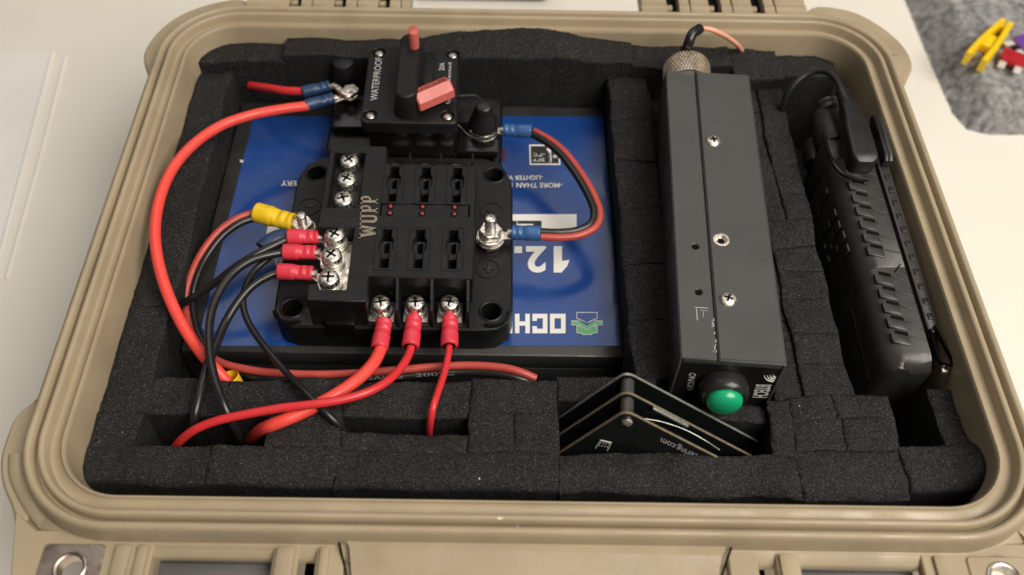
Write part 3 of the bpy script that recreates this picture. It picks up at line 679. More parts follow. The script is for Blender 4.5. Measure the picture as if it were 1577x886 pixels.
def wire(name, label, paths, mats, group='wires on the fuse block', parts=None, cat='wire'):
    p0 = paths[0][0]
    t = thing(name, label, cat, p0, group=group)
    for (pts, r, mt) in zip([p for p in paths], mats[0], mats[1]): MB().tube(pts, r, n=14, sub=7).build('insulation', mt, t, sharp=80)
    return t
def P3(*pts): return [at(x, y, z) for x, y, z in pts]
# thick red cable from the breaker
w1 = wire('cable', 'thick bright red cable arching left from the breaker to the yellow connector', [P3((475, 163, -1.0), (430, 169, -.9), (385, 178, -.8), (340, 194, -.6), (300, 221, -.4), (268, 257, -.4), (248, 300, -.4), (239, 350, -.5), (243, 400, -.7), (258, 452, -1.1), (283, 505, -1.7), (312, 547, -2.1), (338, 575, -2.5), (356, 596, -3.1))], ([.29], ['red_thick']), cat='cable')
sleeve(w1, at(470, 163, -1.0), at(513, 151, -1.15), .34, 'vnavy', at(538, 146, -1.35), .5, flare=1.05)
w2 = wire('cable', 'short dull red cable stub entering the foam at the left of the breaker', [P3((470, 141, -1.3), (440, 140, -1.5), (415, 136, -1.9), (386, 132, -2.6))], ([.25], ['red']), cat='cable')
sleeve(w2, at(466, 142, -1.3), at(508, 132, -1.2), .34, 'vnavy', flare=1.05)
MB().tube(P3((506, 133, -1.2), (518, 134, -1.2), (524, 141, -1.15), (530, 146, -1.2)), (.20, .12), n=10).build('barrel', 'copper', w2)
MB().tube(P3((512, 130, -1.1), (524, 138, -1.0), (532, 145, -1.0), (548, 146, -1.1)), (.16, .05), n=10).build('ring_tongue', 'nickel', w2)
# yellow connector half buried at the end of the thick cable
yc = thing('butt_connector', 'yellow butt connector half sunk beside the foam at the thick red cable end', 'connector', at(358, 592, -3.4))
pa, pb = at(352, 581, -2.55), at(366, 606, -3.6)
mb = MB(); d = (pb-pa)
mb.tube([pa, pa+d*.02, pa+d*.5, pb], lambda t: .50 if t > .01 else .48, n=22, smooth=False, cap=False)
mb.tube([pa, pa+d*.3], .43, n=22, smooth=False, cap=False)
k0 = len(mb.v); mb.build('sleeve', 'vyel', yc)
# red and black twin cable looping from the breaker to the positive stud
c0 = [(820, 204, -1.5), (846, 219, -1.3), (868, 238, -1.2), (890, 267, -1.2), (908, 297, -1.3), (919, 326, -1.5), (914, 346, -1.6), (893, 358, -1.6), (864, 362, -1.55), (832, 361, -1.5)]
ctr = [at(x, y, z) for x, y, z in c0]; mid = sum(ctr, Vector((0, 0, 0)))/len(ctr)
def offs(c, k, dz=0):
    out = []
    for i, p in enumerate(c):
        t = (c[min(i+1, len(c)-1)]-c[max(i-1, 0)]); s_ = Vector((t.y, -t.x, 0)).normalized(); out.append(p+s_*k+Vector((0, 0, dz)))
    return out
sgn = 1 if (offs(ctr, 1)[5]-mid).length > (ctr[5]-mid).length else -1
w3 = wire('twin_cable', 'red and black twin cable looping right of the fuse block with blue crimps', [offs(ctr, -sgn*.16, .02), offs(ctr, sgn*.16, -.02)], ([.20, .205], ['redzip', 'blk_wire'])[0:2], cat='cable')
for o in list(w3.children): pass
w3.children[0].data.materials[0] = M['blk_wire']; w3.children[1].data.materials[0] = M['redzip']
sleeve(w3, at(819, 203, -1.45), at(777, 200, -1.55), .38, 'vblue', BT+Vector((0, 0, .22)), .62, flare=1.06)
sleeve(w3, at(832, 360, -1.5), at(788, 358, -1.55), .40, 'vblue', SP+Vector((0, 0, .60)), .68, flare=1.05)
# second twin cable: yellow crimp, down the left, along the front of the battery
cz = [(395, 331, -1.75), (368, 340, -1.7), (340, 360, -1.9), (315, 392, -2.3), (299, 425, -2.9), (291, 462, -3.5), (297, 505, -3.8), (316, 540, -3.7), (345, 562, -3.4), (385, 574, -3.2), (430, 580, -3.1), (500, 582, -3.0), (580, 578, -2.9), (660, 571, -2.85), (720, 568, -2.8), (770, 571, -2.7), (800, 578, -2.75), (824, 588, -3.0)]
ctr2 = [at(x, y, z) for x, y, z in cz]
def twist(c, k, a0, a1, t0, t1):
    out = []
    for i, p in enumerate(c):
        t = (c[min(i+1, len(c)-1)]-c[max(i-1, 0)]); s_ = Vector((t.y, -t.x, 0)).normalized(); u = i/(len(c)-1)
        f = max(0, min(1, (u-t0)/(t1-t0))); f = f*f*(3-2*f); an = math.radians(a0+(a1-a0)*f)
        out.append(p+(s_*math.cos(an)+Vector((0, 0, 1))*math.sin(an))*k)
    return out
w4 = wire('twin_cable', 'red and black twin cable from the yellow crimp running along the battery front', [twist(ctr2, .17, 10, 130, .3, .6), twist(ctr2, -.17, 10, 130, .3, .6)], ([.20, .205], ['redzip', 'blk_wire']), cat='cable')
sleeve(w4, at(394, 327, -1.6), at(452, 343, -1.6), .50, 'vyel', SN+Vector((0, 0, .58)), .6, flare=1.1)
def wprint(body, pa, pb, z, par):
    text('lettering', body, at(pa[0], pa[1]+3, z), at(pb[0], pb[1]+3, z), at(pa[0], pa[1]-2.6, z), 'faintprint', par, 0, .02)
wprint('12AWG', (560, 583), (620, 580), -2.83, w4); wprint('200\u00b0C', (640, 578), (700, 575), -2.78, w4)
# black wires on the negative bus
b1 = wire('wire', 'black wire from the top red crimp dropping left behind the thick red cable', [P3((450, 365, -1.2), (425, 377, -1.1), (398, 390, -1.1), (365, 410, -1.3), (335, 433, -1.7), (308, 452, -2.2), (285, 466, -2.8), (262, 478, -3.6))], ([.21], ['blk_wire']))
b2 = wire('wire', 'black wire from the middle red crimp looping down into the left foam pocket', [P3((442, 388, -1.2), (415, 393, -1.0), (388, 401, -.8), (362, 418, -.7), (342, 442, -.7), (328, 473, -.8), (322, 507, -.9), (323, 545, -1.0), (331, 585, -1.0), (344, 622, -1.2), (357, 650, -1.8), (365, 668, -2.8), (370, 684, -4.2))], ([.21], ['blk_wire']))
b3 = wire('wire', 'black wire from the lowest red crimp crossing behind another into the left pocket', [P3((434, 418, -1.3), (412, 426, -1.3), (388, 441, -1.4), (366, 466, -1.6), (347, 497, -1.8), (333, 530, -1.7), (319, 565, -1.5), (309, 602, -1.4), (300, 640, -1.7), (296, 662, -2.6), (294, 680, -4.0))], ([.22], ['blk_wire']))
b4 = wire('wire', 'thin black wire curving under the others down into the middle foam pocket', [P3((445, 372, -1.6), (415, 397, -1.6), (392, 417, -1.6), (377, 446, -1.6), (375, 474, -1.7), (386, 503, -1.8), (410, 537, -1.7), (440, 573, -1.6), (470, 604, -1.25), (502, 636, -1.3), (525, 658, -1.9), (537, 672, -3.0), (546, 686, -4.6))], ([.17], ['blk_wire']))
ZT = -1.28
for w_, p0_, p1_, rg in ((b1, (443, 365), (491, 365), (518, 374)), (b2, (436, 388), (487, 389), (513, 406)), (b3, (428, 418), (482, 421), (509, 441))):
    sleeve(w_, at(*p0_, -1.12), at(*p1_, -1.14), .38, 'vred', at(*rg, ZT), .62, flare=1.10)
MB().tube(P3((403, 381, -1.35), (420, 367, -1.4), (442, 359, -1.45)), (.40, .22), n=14).build('heat_shrink', 'vnavy', b1, label='dark blue heat shrink on the wire')
# red wires at the front terminals
f1 = wire('wire', 'thickest red wire at the left front terminal, sinking into the foam', [P3((589, 520, -2.2), (585, 540, -2.1), (573, 562, -1.9), (550, 585, -1.7), (520, 606, -1.5), (490, 623, -1.45), (462, 637, -1.5), (436, 648, -1.55), (413, 657, -1.9), (398, 665, -3.0), (388, 674, -4.6))], ([.31], ['red_thick']))
f2 = wire('wire', 'red wire at the middle front terminal sweeping far left into a pocket', [P3((635, 522, -2.2), (630, 545, -2.0), (616, 568, -1.7), (594, 589, -1.3), (564, 605, -1.0), (525, 616, -.9), (480, 623, -.9), (430, 629, -1.0), (380, 638, -1.1), (335, 648, -1.3), (302, 661, -1.7), (280, 677, -2.4), (266, 694, -3.4))], ([.205], ['red']))
f3 = wire('wire', 'thin red wire at the right front terminal dropping into the middle pocket', [P3((693, 520, -2.2), (690, 548, -2.0), (683, 578, -1.8), (674, 605, -1.5), (667, 627, -1.4), (663, 648, -2.0), (661, 664, -3.0), (660, 680, -4.2))], ([.17], ['red']))
for w_, p0_, p1_, rg in ((f1, (584, 537), (592, 494), (588, 480)), (f2, (632, 534), (638, 489), (641, 479)), (f3, (692, 533), (693, 489), (693, 479))):
    sleeve(w_, at(*p0_, -2.1), at(*p1_, -2.05), .40, 'vred', at(*rg, -2.12), .55, flare=1.10)

# ================================================================== control box
c_ = (at(1026, 110, 1.2)+at(1152, 112, 1.2)+at(1210, 558, 1.2)+at(1050, 553, 1.2))/4
ax = ((at(1026, 110, 1.2)+at(1152, 112, 1.2))-(at(1210, 558, 1.2)+at(1050, 553, 1.2))); ang = math.atan2(-ax.x, ax.y)
RB = Matrix.Rotation(ang, 3, 'Z')
CB = thing('control_box', 'long dark grey metal control box with green button, right of the battery', 'control box', (c_.x, c_.y, -2.7), RB)
RBi = RB.inverted(); CBo = Vector((c_.x, c_.y, -2.7))
def lb(p): return RBi @ (Vector(p)-CBo)
H = 3.9; HW = 2.31; HL = 9.56; SXM = -.68                 # height, half width, half length, seam position
sh = MB(); sh.box(-HW+.03, HW-.03, -HL+.12, HL-.1, 0, H-.14, .04); sh.build('chassis', 'panel', CB)
holes_l = [lb(at(1071, 379, 1.2)), lb(at(1076, 449, 1.2))]
hole_r = lb(at(1111, 369, 1.2)); scr = [lb(at(1098, 218, 1.2)), lb(at(1121, 462, 1.2))]
MB().plate(rrect(-HW, SXM-.03, -HL, HL, .06, 3), [circ(p.x, p.y, .17, 16) for p in holes_l], H-.13, H-.03, .05).build('left_cover', 'box', CB)
MB().box(-HW-.02, -HW+.09, -HL+.02, HL-.02, .05, H-.08, .03).build('side_wall', 'box', CB)
MB().plate(rrect(SXM+.03, HW+.04, -HL-.03, HL, .06, 3), [circ(hole_r.x, hole_r.y, .27, 22)], H-.15, H, .085).build('right_cover', 'box', CB)
MB().box(HW-.05, HW+.06, -HL+.0, HL-.02, .05, H-.1, .03).build('side_wall', 'box', CB)
MB().box(SXM-.03, SXM+.03, -HL+.03, HL-.05, H-.3, H-.11).build('cover_seam', 'hole', CB)
cs = MB(); cs.lathe([(.40, .004), (.38, .012), (.29, .006), (.27, -.02), (.20, -.10), (.17, -.13)], 24, Matrix.Translation((hole_r.x, hole_r.y, H)), cap=False); cs.build('countersink', 'nickel', CB)
MB().lathe([(.20, 0), (.2, .01), (0, .011)], 18, Matrix.Translation((hole_r.x, hole_r.y, H-.14))).build('hole_floor', 'hole', CB)
for p in holes_l: MB().lathe([(.2, 0), (.2, .01), (0, .011)], 16, Matrix.Translation((p.x, p.y, H-.135))).build('hole_floor', 'hole', CB)
for i, p in enumerate(scr):
    m = Matrix.Translation((p.x, p.y, H-.005))
    s_ = MB().lathe([(.39, 0), (.40, .03), (.36, .10), (.26, .16), (.12, .195), (0, .20)], 24, m).build('screw', 'nickel', CB)
    cr = MB()
    for k in (0, 1): cr.box(-.20, .20, -.05, .05, .12, .208, 0, m @ Matrix.Rotation(.2+i+k*PI/2, 4, 'Z'))
    cr.build('drive_recess', 'hole', s_)
# scuffs beside the seam
for _ in range(16):
    x = SXM-.05-random.random()*.14; y = -HL+.3+random.random()*2.0; l_ = .04+random.random()*.14
    MB().box(x, x+.02+.02*random.random(), y, y+l_, H-.032, H-.022).build('scuff', 'grayprint', CB)
for x0, x1, y0, y1 in ((-1.55, -.95, -6.80, -6.77), (-1.50, -1.47, -7.5, -6.85), (-1.3, -1.0, -6.95, -6.93), (-1.2, -1.18, -7.3, -7.0)):
    MB().box(x0, x1, y0, y1, H-.032, H-.023).build('scuff', 'grayprint', CB)
# front panel
FY = -HL+.10
MB().box(-HW+.06, HW-.06, FY-.02, FY+.1, .02, H-.2).build('front_panel', 'panel', CB)
MB().box(-HW+.15, HW-.12, FY-.08, FY, H-.48, H-.2, .02).build('front_lip', 'box', CB)
yb = FY-.02
nrm = RB @ Vector((0, -1, 0)); o_ = CBo+RB @ Vector((0, yb, 0))
def fp(px_, py_): return lb(on(px_, py_, o_, nrm))
def ft(body, bl, br_, tl, bold=.0): return text('lettering', body, fp(*bl), fp(*br_), fp(*tl), 'print', CB, bold)
ft('ON/OFF', (1061.5, 574), (1057, 601), (1072, 575), 0.0)
ft('BTECH', (1164, 592), (1158.5, 612), (1188.5, 592.5), .03)
wq0, wqx, wqy = fp(1170, 589), fp(1190, 592)-fp(1170, 589), fp(1175, 579)-fp(1170, 589)
for k in range(4):                                           # four nested arcs fanning up from the lettering
    P = []
    for i in range(9):
        t = math.radians(200+70*i/8); rr__ = .30+.23*k
        P.append(wq0+wqx*(.95+rr__*math.cos(t)*.95)+wqy*(1.42+rr__*math.sin(t)*1.0)+Vector((0, -.015, 0)))
    MB().tube(P, lambda u: (.055*(1-.6*abs(2*u-1)), .012), n=8, smooth=False).build('logo_wave', 'print', CB)
bc = fp(1113, 590); FB = Matrix.Translation((bc.x, yb, bc.z)) @ Matrix.Rotation(PI/2, 4, 'X')
bz = MB().lathe([(.85, 0), (1.10, .02), (1.13, .2), (1.13, .62), (1.08, .78), (.96, .88), (.86, .86), (.84, .70)], 40, FB).build('button_bezel', 'bezel', CB)
MB().lathe([(.83, .70), (.83, .95), (.79, 1.12), (.68, 1.25), (.50, 1.34), (.30, 1.39), (.12, 1.41), (0, 1.412)], 36, FB).build('push_button', 'green', CB)
# rear connector: knurled collar, black sleeve, salmon wire
kc = lb(at(1064, 104, 1.2)); kc = Vector((kc.x, HL-.02, H-1.12))
FR = Matrix.Translation(kc) @ Matrix.Rotation(-PI/2, 4, 'X')
kn = MB().lathe([(1.05, 0), (1.28, .02), (1.30, .08), (1.30, 1.55), (1.22, 1.68), (.95, 1.78), (.62, 1.80), (.56, 2.0), (.42, 2.05)], 48, FR).build('cable_collar', 'alu', CB)
gr = MB()
for k in range(46):
    for s_ in (1, -1):
        pts = []
        for i in range(6):
            a_ = 2*PI*k/46+s_*.46*i/5; pts.append(FR @ Vector((1.305*math.cos(a_), 1.305*math.sin(a_), .08+1.44*i/5)))
        gr.tube(pts, .042, n=4, smooth=False, cap=False)
gr.build('knurling', 'alu', kn)
pth = [kc+Vector((0, 1.8, .1)), kc+Vector((-.1, 2.3, .6)), lb(at(1060, 68, 1.6)), lb(at(1066, 53, 2.0)), lb(at(1078, 44, 2.0))]
MB().tube(pth, .30, n=14).build('cable_boot', 'blk_wire', CB)
sw = MB().tube([lb(at(*p)) for p in ((1076, 44, 2.0), (1092, 45, 2.0), (1108, 51, 1.7), (1122, 59, 1.0), (1134, 68, .2), (1142, 78, -1.0))], .145, n=12).build('wire', 'pink', CB)

# ================================================================== stacked circuit boards standing in the foam
A, B, Cn = at(886, 681, -1.8), at(1109, 705, -1.8), at(963, 632, 1.1)
nb = (A-Cn).cross(B-Cn).normalized()
if nb.y > 0: nb = -nb
e1 = (A-Cn).normalized(); e2 = (B-Cn); e2 = (e2-e1*e2.dot(e1)).normalized()
RP = Matrix((e1, e2, e1.cross(e2))).transposed()           # local x runs down-left, local y down-right, z along the normal
zs = 1 if e1.cross(e2).dot(nb) > 0 else -1
PB = thing('circuit_board_stack', 'three black circuit boards spaced by standoffs, corner up in the foam by the green button', 'circuit boards', Cn, RP)
RPi = RP.inverted()
def lp_(p): return RPi @ (Vector(p)-Cn)
gap = 1.02
def lvl(k): return -zs*gap*k
outl = rrect(0, 6.6, 0, 8.4, .42, 6)
ends = []
for k in range(3):
    z = lvl(k); o = MB().plate(outl, [], z-.05, z+.05, 0).build('board', 'pcb', PB)
    ed = MB(); inn = outl
    ring = rrect(-.012, 6.612, -.012, 8.412, .43, 6); ring2 = rrect(.03, 6.57, .03, 8.37, .40, 6)
    ed.loft([[Vector((x, y, z-.052)) for x, y in ring2], [Vector((x, y, z-.058)) for x, y in ring], [Vector((x, y, z+.058)) for x, y in ring], [Vector((x, y, z+.052)) for x, y in ring2]])
    ed.build('board_edge', 'pcbe' if k < 2 else 'pcbs', o)
for k in (0, 1):
    z0, z1 = sorted((lvl(k), lvl(k+1)))
    MB().lathe([(.30, z0+.08), (.30, z1-.08)], 18, Matrix.Translation((.46, .46, 0))).build('standoff', 'standoff', PB)
MB().lathe([(.24, 0), (.24, .06), (.16, .13), (0, .16)], 18, Matrix.Translation((.55, .55, .07*zs)) @ (Matrix.Identity(4) if zs > 0 else Matrix.Rotation(PI, 4, 'X'))).build('screw', 'nickel', PB)
MB().lathe([(.26, 0), (.26, .06), (.16, .13), (0, .16)], 18, Matrix.Translation((.40, .40, lvl(2)-.07*zs)) @ (Matrix.Identity(4) if zs < 0 else Matrix.Rotation(PI, 4, 'X'))).build('screw', 'nickel', PB)
of = Cn+nb*.055
def bp(px_, py_): return lp_(on(px_, py_, of, nb))
text('lettering', 'engineering.com', bp(1104, 710), bp(1020, 671), bp(1099, 720), 'grayprint', PB, 0)
for q0, q1 in (((917, 690), (925, 678)), ((925, 678), (941, 682)), ((941, 682), (935, 694))):
    MB().tube([bp(*q0), bp(*q1)], .035, n=6, smooth=False).build('printed_icon', 'grayprint', PB)
for i in range(4):
    for j in range(2):
        MB().lathe([(.03, -.01), (.03, .012), (0, .013)], 8, Matrix.Translation(bp(925+i*4-j*2, 682+i*.8+j*4))).build('printed_icon', 'grayprint', PB)
MB().box(-.05, .06, 1.55, 3.6, lvl(1)+.08*zs-.02, lvl(1)+.08*zs+.16, .02).build('edge_connector', 'pcbs', PB)
MB().tube([lp_(at(*p)) for p in ((993, 645, -.6), (1020, 650, -.7), (1055, 662, -.9), (1085, 678, -1.2), (1108, 693, -1.7))], .026, n=6).build('wire_link', 'pcbs', PB)

# ================================================================== handheld radio lying on its side
ydir = Vector((-.030, 1, .074)).normalized(); zup = Vector((0, 0, 1)); zr = (zup-ydir*zup.dot(ydir)).normalized(); xr = ydir.cross(zr)
RR = Matrix((xr, ydir, zr)).transposed(); RO = Vector((17.5, -6.6, -1.0)); RRi = RR.inverted()
RD = thing('handheld_radio', 'black handheld radio lying on its side in the right foam pocket', 'radio', RO, RR)
def lr(p): return RRi @ (Vector(p)-RO)
def rt(px_, py_, w_=0): return lr(on(px_, py_, RO+zr*w_, zr))
tp = [rt(*q) for q in ((1311, 294), (1385, 518), (1349, 287), (1440, 529), (1465, 562), (1372, 237))]
X0 = (tp[0].x+tp[1].x)/2; X1 = (tp[2].x+tp[3].x)/2; X2 = tp[4].x
YE = rt(1400, 566).y; YT = rt(1300, 240).y
hs = MB()
sect = [(X0-.75, -1.15), (X0-.68, -.75), (X0-.45, -.35), (X0-.12, -.09), (X0+.15, 0), (X1-.05, 0), (X1+.02, -.5), (X1+.02, -5.4), (X0-.75, -5.4)]
def secl(y, k=0): return [Vector((x+(k if x < X0 else (-k if x > X1-.1 and False else 0)), y, z-(k if z > -.3 else 0))) for x, z in sect]
hs.loft([secl(YE, .75), secl(YE+.08, .5), secl(YE+.22, .26), secl(YE+.45, .08), secl(YE+.8, 0), secl(YE+5.6, 0)], cap0=True, cap1=True); hs.build('battery_pack', 'radio', RD, sharp=62)
hs = MB(); hs.loft([secl(YE+5.63, .04), secl(YE+5.7, 0), secl(YT-.2, 0), secl(YT, .1)], cap0=True, cap1=True); hs.build('housing', 'radio', RD, sharp=30)
# grip ribs along the top edge, black strips painting the notch shade
nr = 13
for i in range(nr):
    y = YE+1.45+(YT-1.6-YE-1.2)*i/(nr-1); pit = (YT-1.6-YE-1.2)/(nr-1)
    SH = Matrix.Identity(4); SH[1][0] = -.28; SH[1][3] = .28*(X0+.3)
    if abs(y+pit*.3-(YE+5.75)) < .35: continue
    MB().box(X0-.22, X0+.62, y-pit*.30, y+pit*.34, -.30, .06, .05, SH).build('grip_rib', 'radio', RD)
    MB().box(X0+.05, X0+.62, y+pit*.36, y+pit*.60, -.06, .02, 0, SH).build('notch_shade', 'hole', RD)
    MB().box(X0+.68, X1-.08, y+pit*.30, y+pit*.40, -.05, .045, .02, SH).build('grip_line', 'radio', RD)
MB().box(X1+.02, X1+.20, YE+.5, YT+.5, -2.0, -.25).build('back_gap', 'hole', RD)
# belt clip side
cl = MB(); cl.box(X1+.20, X1+.78, YE+1.9, YT+1.2, -2.4, -.06, .06)
clip = cl.build('belt_clip_rail', 'radio', RD)
for i in range(11): MB().box(X1+.36, X1+.62, YE+2.6+i*.86, YE+2.95+i*.86, -.1, .01, .03).build('rail_notch', 'radiob', clip)
MB().tube([(X1+.24, YE+2.0, .0), (X1+.22, YE+.9, 0), (X1+.30, YE+.25, -.05), (X1+.75, YE+.15, -.1), (X1+.86, YE+.4, -.05), (X1+.66, YE+1.4, 0), (X1+.5, YE+2.2, 0)], (.07, .16), n=8).build('clip_loop', 'gloss', RD)
MB().box(X1+.35, X1+.62, YE-.15, YE+.2, -.5, -.2, .03).build('clip_end', 'nickel', RD)
MB().box(X0-.8, X0-.76, YE+.5, YE+4.6, -2.3, -2.2).build('pack_seam', 'radiob', RD)
MB().tube([(X0+.85, YE+5.3, .03), (X0+1.25, YE+5.75, .03)], .03, n=6, smooth=False).build('moulded_mark', 'hole', RD)
# keypad on the side facing the battery
kx = X0-.76; nK = RR @ Vector((-1, 0, 0)); oK = RO+RR @ Vector((kx, 0, 0))
def kp(px_, py_): return lr(on(px_, py_, oK, nK))
for q in ((1271, 301), (1284, 334), (1290, 352), (1297, 368), (1303, 388), (1275, 352), (1282, 369), (1287, 390), (1268, 386), (1274, 405)):
    p = kp(*q); MB().box(p.x-.10, p.x+.02, p.y-.22, p.y+.22, p.z-.46, p.z+.46, .05).build('key', 'radio', RD)
for ch, q in (('0', (1285, 379)), ('6', (1267, 405)), ('9', (1273, 424))):
    p = kp(*q); s_ = .16; x = p.x-.15
    text('lettering', ch, (x, p.y-s_*.6, p.z-s_), (x, p.y+s_*.6, p.z-s_), (x, p.y-s_*.6, p.z+s_), 'grayprint', RD, 0, .0) if False else \
    text('lettering', ch, (x, p.y+s_*.6, p.z-s_), (x, p.y-s_*.6, p.z-s_), (x, p.y+s_*.6, p.z+s_), 'grayprint', RD, 0, .01)
# top end: knob, antenna base, bezel and the right-angle plug with its strain relief
hd = MB(); hd.box(X0-.75, X1+.1, YT-.1, YT+1.9, -5.2, -.45, .35); hd.build('top_end', 'radio', RD)
kb = rt(1262, 190, -1.2)
MB().lathe([(.95, 0), (.95, .3), (.88, 1.5), (.8, 2.2), (.72, 2.5), (0, 2.55)], 26, Matrix.Translation((X0+.1, YT+1.6, -1.25)) @ Matrix.Rotation(-PI/2, 4, 'X')).build('antenna_base', 'radiob', RD)
MB().lathe([(.62, 0), (.70, .06), (.70, .25), (.6, .3), (.6, .42), (.7, .48), (.7, .7), (.55, .8)], 24, Matrix.Translation((X0+.35, YT+3.9, -.9)) @ Matrix.Rotation(-PI/2, 4, 'X')).build('antenna_collar', 'radio', RD)
MB().lathe([(.7, 0), (.72, .2), (.66, 1.5), (.5, 1.7), (0, 1.72)], 20, Matrix.Translation((X0-.4, YT+1.5, -2.6)) @ Matrix.Rotation(-PI/2, 4, 'X')).build('volume_knob', 'radiob', RD)
MB().tube([lr(at(*p)) for p in ((1268, 205, -.7), (1272, 222, -.4), (1280, 245, -.1), (1293, 264, 0), (1312, 274, .0), (1336, 277, .0))], (.12, .12), n=8).build('bezel', 'gloss', RD)
pl0, pl1 = lr(at(1330, 258, .35)), lr(at(1306, 166, .6))
def rsec(c, ax_, hx, hz, r):
    x_ = ax_.cross(Vector((0, 0, 1))).normalized(); z_ = x_.cross(ax_).normalized()
    return [c+x_*u+z_*v for u, v in rrect(-hx, hx, -hz, hz, r, 4)]
pa_ = (pl1-pl0).normalized(); PL = MB()
PL.loft([rsec(pl0+pa_*t*(pl1-pl0).length, pa_, a_, b2_, .18) for t, a_, b2_ in ((0, .50, .45), (.05, .66, .6), (.12, .70, .62), (.55, .66, .6), (.80, .50, .5), (1.0, .44, .44))], cap0=True, cap1=True)
PL.build('plug', 'radiob', RD, sharp=50)
d_ = (lr(at(1296, 140, .8))-pl1)
for i in range(6):
    a_ = pl1+d_*(i/6); MB().tube([a_, a_+d_*.11], (.44-.02*i, .42-.02*i), n=14, smooth=False).build('strain_relief_ring', 'radiob', RD)
MB().tube([pl1, pl1+d_], .30, n=12, smooth=False).build('strain_relief', 'radiob', RD)
for dx_, mt in ((.0, 'radiob'), (.42, 'radio')):
    a_, b2_ = lr(at(1344, 182, .1)), lr(at(1364, 252, .1)); a_.x += dx_*.55; b2_.x += dx_*.55; dd = (b2_-a_)
    PL = MB(); PL.loft([rsec(a_+dd*t, dd.normalized(), .13, h_, .10) for t, h_ in ((0, .22), (.06, .38), (.5, .45), (.9, .4), (1, .2))], cap0=True, cap1=True); PL.build('clip_spring', mt, RD, sharp=50)
MB().tube([pl1+d_, lr(at(1290, 126, .8)), lr(at(1278, 113, .7)), lr(at(1262, 109, .5)), lr(at(1244, 114, .2)), lr(at(1226, 127, -.2)), lr(at(1213, 145, -.8)), lr(at(1205, 165, -1.6)), lr(at(1200, 185, -2.6))], .19, n=12).build('cord', 'radiob', RD)

# ================================================================== things on the table
# grey fleece cloth
TZ = -13.0
ed = [(31.6, 60), (32.6, 42), (32.9, 36), (32.9, 30.5), (33.0, 25), (33.1, 22.2), (33.7, 20.6), (35, 20.2), (37.6, 20.1), (60, 20.5)]
def cl_x(y):
    for (xa, ya), (xb, yb_) in zip(ed[:-1], ed[1:]):
        if yb_ <= y <= ya: return xa+(xb-xa)*(ya-y)/(ya-yb_+1e-9)
    return 33
cm = MB(); nx, ny = 130, 170; vs = []; fs = []
for j in range(ny+1):
    y = 20.15+(54-20.15)*(j/ny)**1.15
    xl = cl_x(max(y, 20.2)) if y > 20.6 else 33.7+(20.6-y)*3
    for i in range(nx+1):
        x = xl+(64-xl)*(i/nx)**1.3
        d = min(x-xl, y-20.1)
        hgt = 2.0*(1-math.exp(-(d/1.3)**1.3))
        q = Vector((x, y, 0)); hgt += .35*noise.noise(q*.22)*min(1, d)+.13*noise.noise(q*1.4)*min(1, d*2)+(.07*noise.noise(q*5)+random.uniform(-.05, .05))*min(1, d*3+.2)
        hgt += .5*math.exp(-((x-xl-2.2)/1.0)**2)*min(1, d)
        vs.append((x+noise.noise(q*3)*.08, y+noise.noise(q*3+Vector((9, 0, 0)))*.08, TZ+.02+max(0, hgt)))
for j in range(ny):
    for i in range(nx): a = j*(nx+1)+i; fs.append((a, a+1, a+nx+2, a+nx+1))
cm.add(vs, fs)
ring = [i for i in range(nx+1)]+[j*(nx+1)+nx for j in range(1, ny+1)]+[ny*(nx+1)+i for i in range(nx-1, -1, -1)]+[j*(nx+1) for j in range(ny-1, 0, -1)]
cm.loft([[Vector(vs[i]) for i in ring], [Vector((vs[i][0], vs[i][1], TZ+.005)) for i in ring]])
fz = MB()
for _ in range(9000):                                       # loose fibres
    v = Vector(vs[random.randrange(len(vs))]); d = Vector((random.gauss(0, 1), random.gauss(0, 1), abs(random.gauss(0, .8)))).normalized()*random.uniform(.12, .32)
    s_ = Vector((d.y, -d.x, .1)).normalized()*.012; cm.add([v-s_, v+s_, v+d], [(0, 1, 2)])
tag(cm.build('fleece_cloth', 'cloth', sharp=80, loc=(36, 25, TZ)), 'grey fuzzy fleece cloth lying on the white table at the right', 'cloth')
CZ = TZ+2.15
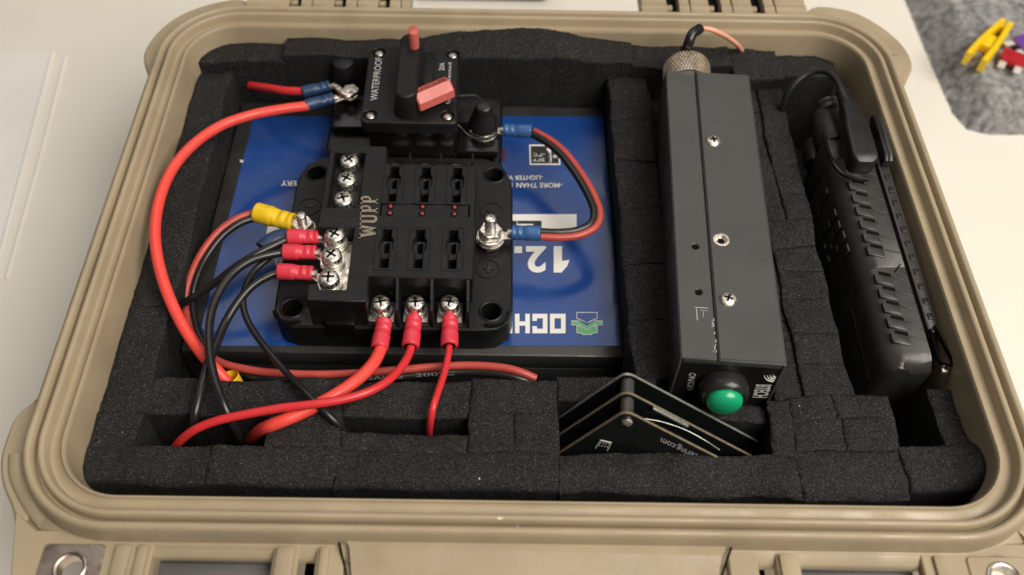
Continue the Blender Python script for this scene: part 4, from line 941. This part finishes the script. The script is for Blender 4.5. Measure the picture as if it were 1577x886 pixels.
# yellow fuse puller
pc = (at(1494, 103, CZ)+at(1545, 50, CZ))/2; dv = at(1542, 52, CZ)-at(1498, 103, CZ)
FPm = thing('fuse_puller', 'yellow plastic fuse puller tweezers on the grey cloth', 'fuse puller', (pc.x, pc.y, CZ+.05), Matrix.Rotation(math.atan2(dv.y, dv.x), 3, 'Z'))
Lh = dv.length/2
for s_ in (1, -1):
    arm = MB(); pts = [(-Lh-.35, s_*.62), (-Lh*.3, s_*.60), (Lh*.2, s_*.50), (Lh+.1, s_*.30)]
    arm.loft([[Vector((x, y+s_*o, z)) for o, z in ((-.2, 0), (.2, 0), (.2, 1.1), (-.2, 1.1))] for x, y in pts], cap0=True, cap1=True)
    arm.build('arm', 'yellow', FPm)
MB().box(-Lh*.35, Lh*.25, -.5, .5, .12, .85, .08).build('bridge', 'yellow', FPm)
MB().box(Lh*.8, Lh*1.0, -.32, .32, .1, .8, .05).build('bridge', 'yellow', FPm)
# blade fuses
def fuse(px_, py_, ang_, mt, label):
    p = at(px_, py_, CZ)
    t = thing('blade_fuse', label, 'fuse', (p.x, p.y, CZ+.1), Matrix.Rotation(ang_, 3, 'Z'), 'blade fuses on the cloth')
    b_ = MB(); b_.box(-.95, .95, -.1, 1.05, 0, .5, .07); b_.box(-.8, .8, -.45, .0, .03, .47, .05); b_.build('body', mt, t)
    MB().box(-.35, .35, .2, .85, .46, .52, .02).build('window', mt, t)
    for s_ in (-1, 1): MB().box(s_*.58-.26, s_*.58+.26, -1.25, -.4, .2, .30, .03).build('blade', 'tin', t)
    return t
fuse(1556, 100, math.radians(-32), 'fusered', 'dark red blade fuse with two pale blades on the grey cloth')
fuse(1572, 76, math.radians(-70), 'purple', 'purple blade fuse at the edge of the grey cloth behind the red fuse')
# clear plastic tray at the far left
fm = thing('plastic_tray', 'clear whitish plastic tray lying on the table at the left edge', 'tray', (-45, 12, TZ))
q0, q1 = at(81, 81, TZ+.12), at(-10, 430, TZ+.12)
MB().plate([(q0.x, q0.y), (q1.x, q1.y), (-75, q1.y-2), (-75, q0.y+.3)], [], TZ+.01, TZ+.12, .03).build('sheet', 'film', fm)
MB().tube([q0, (q0+q1)/2, q1], (.16, .07), n=10).build('folded_edge', 'film', fm)
k_ = Vector((1.1, .1, 0)); MB().tube([q0+k_-Vector((0, .5, .07)), (q0+q1)/2+k_*.9-Vector((0, 0, .07)), q1+k_*.7-Vector((0, 0, .07))], (.14, .06), n=10).build('folded_edge', 'film', fm)
# dark pouch behind the case
dk = MB(); dk.box(-8.9, 2.9, 34.9, 46, TZ+.02, TZ+3.0, .9, Matrix.Identity(4), 4)
tag(dk.build('pouch', 'darkobj', loc=(-3, 40, TZ)), 'soft black pouch lying on the table behind the case', 'pouch')
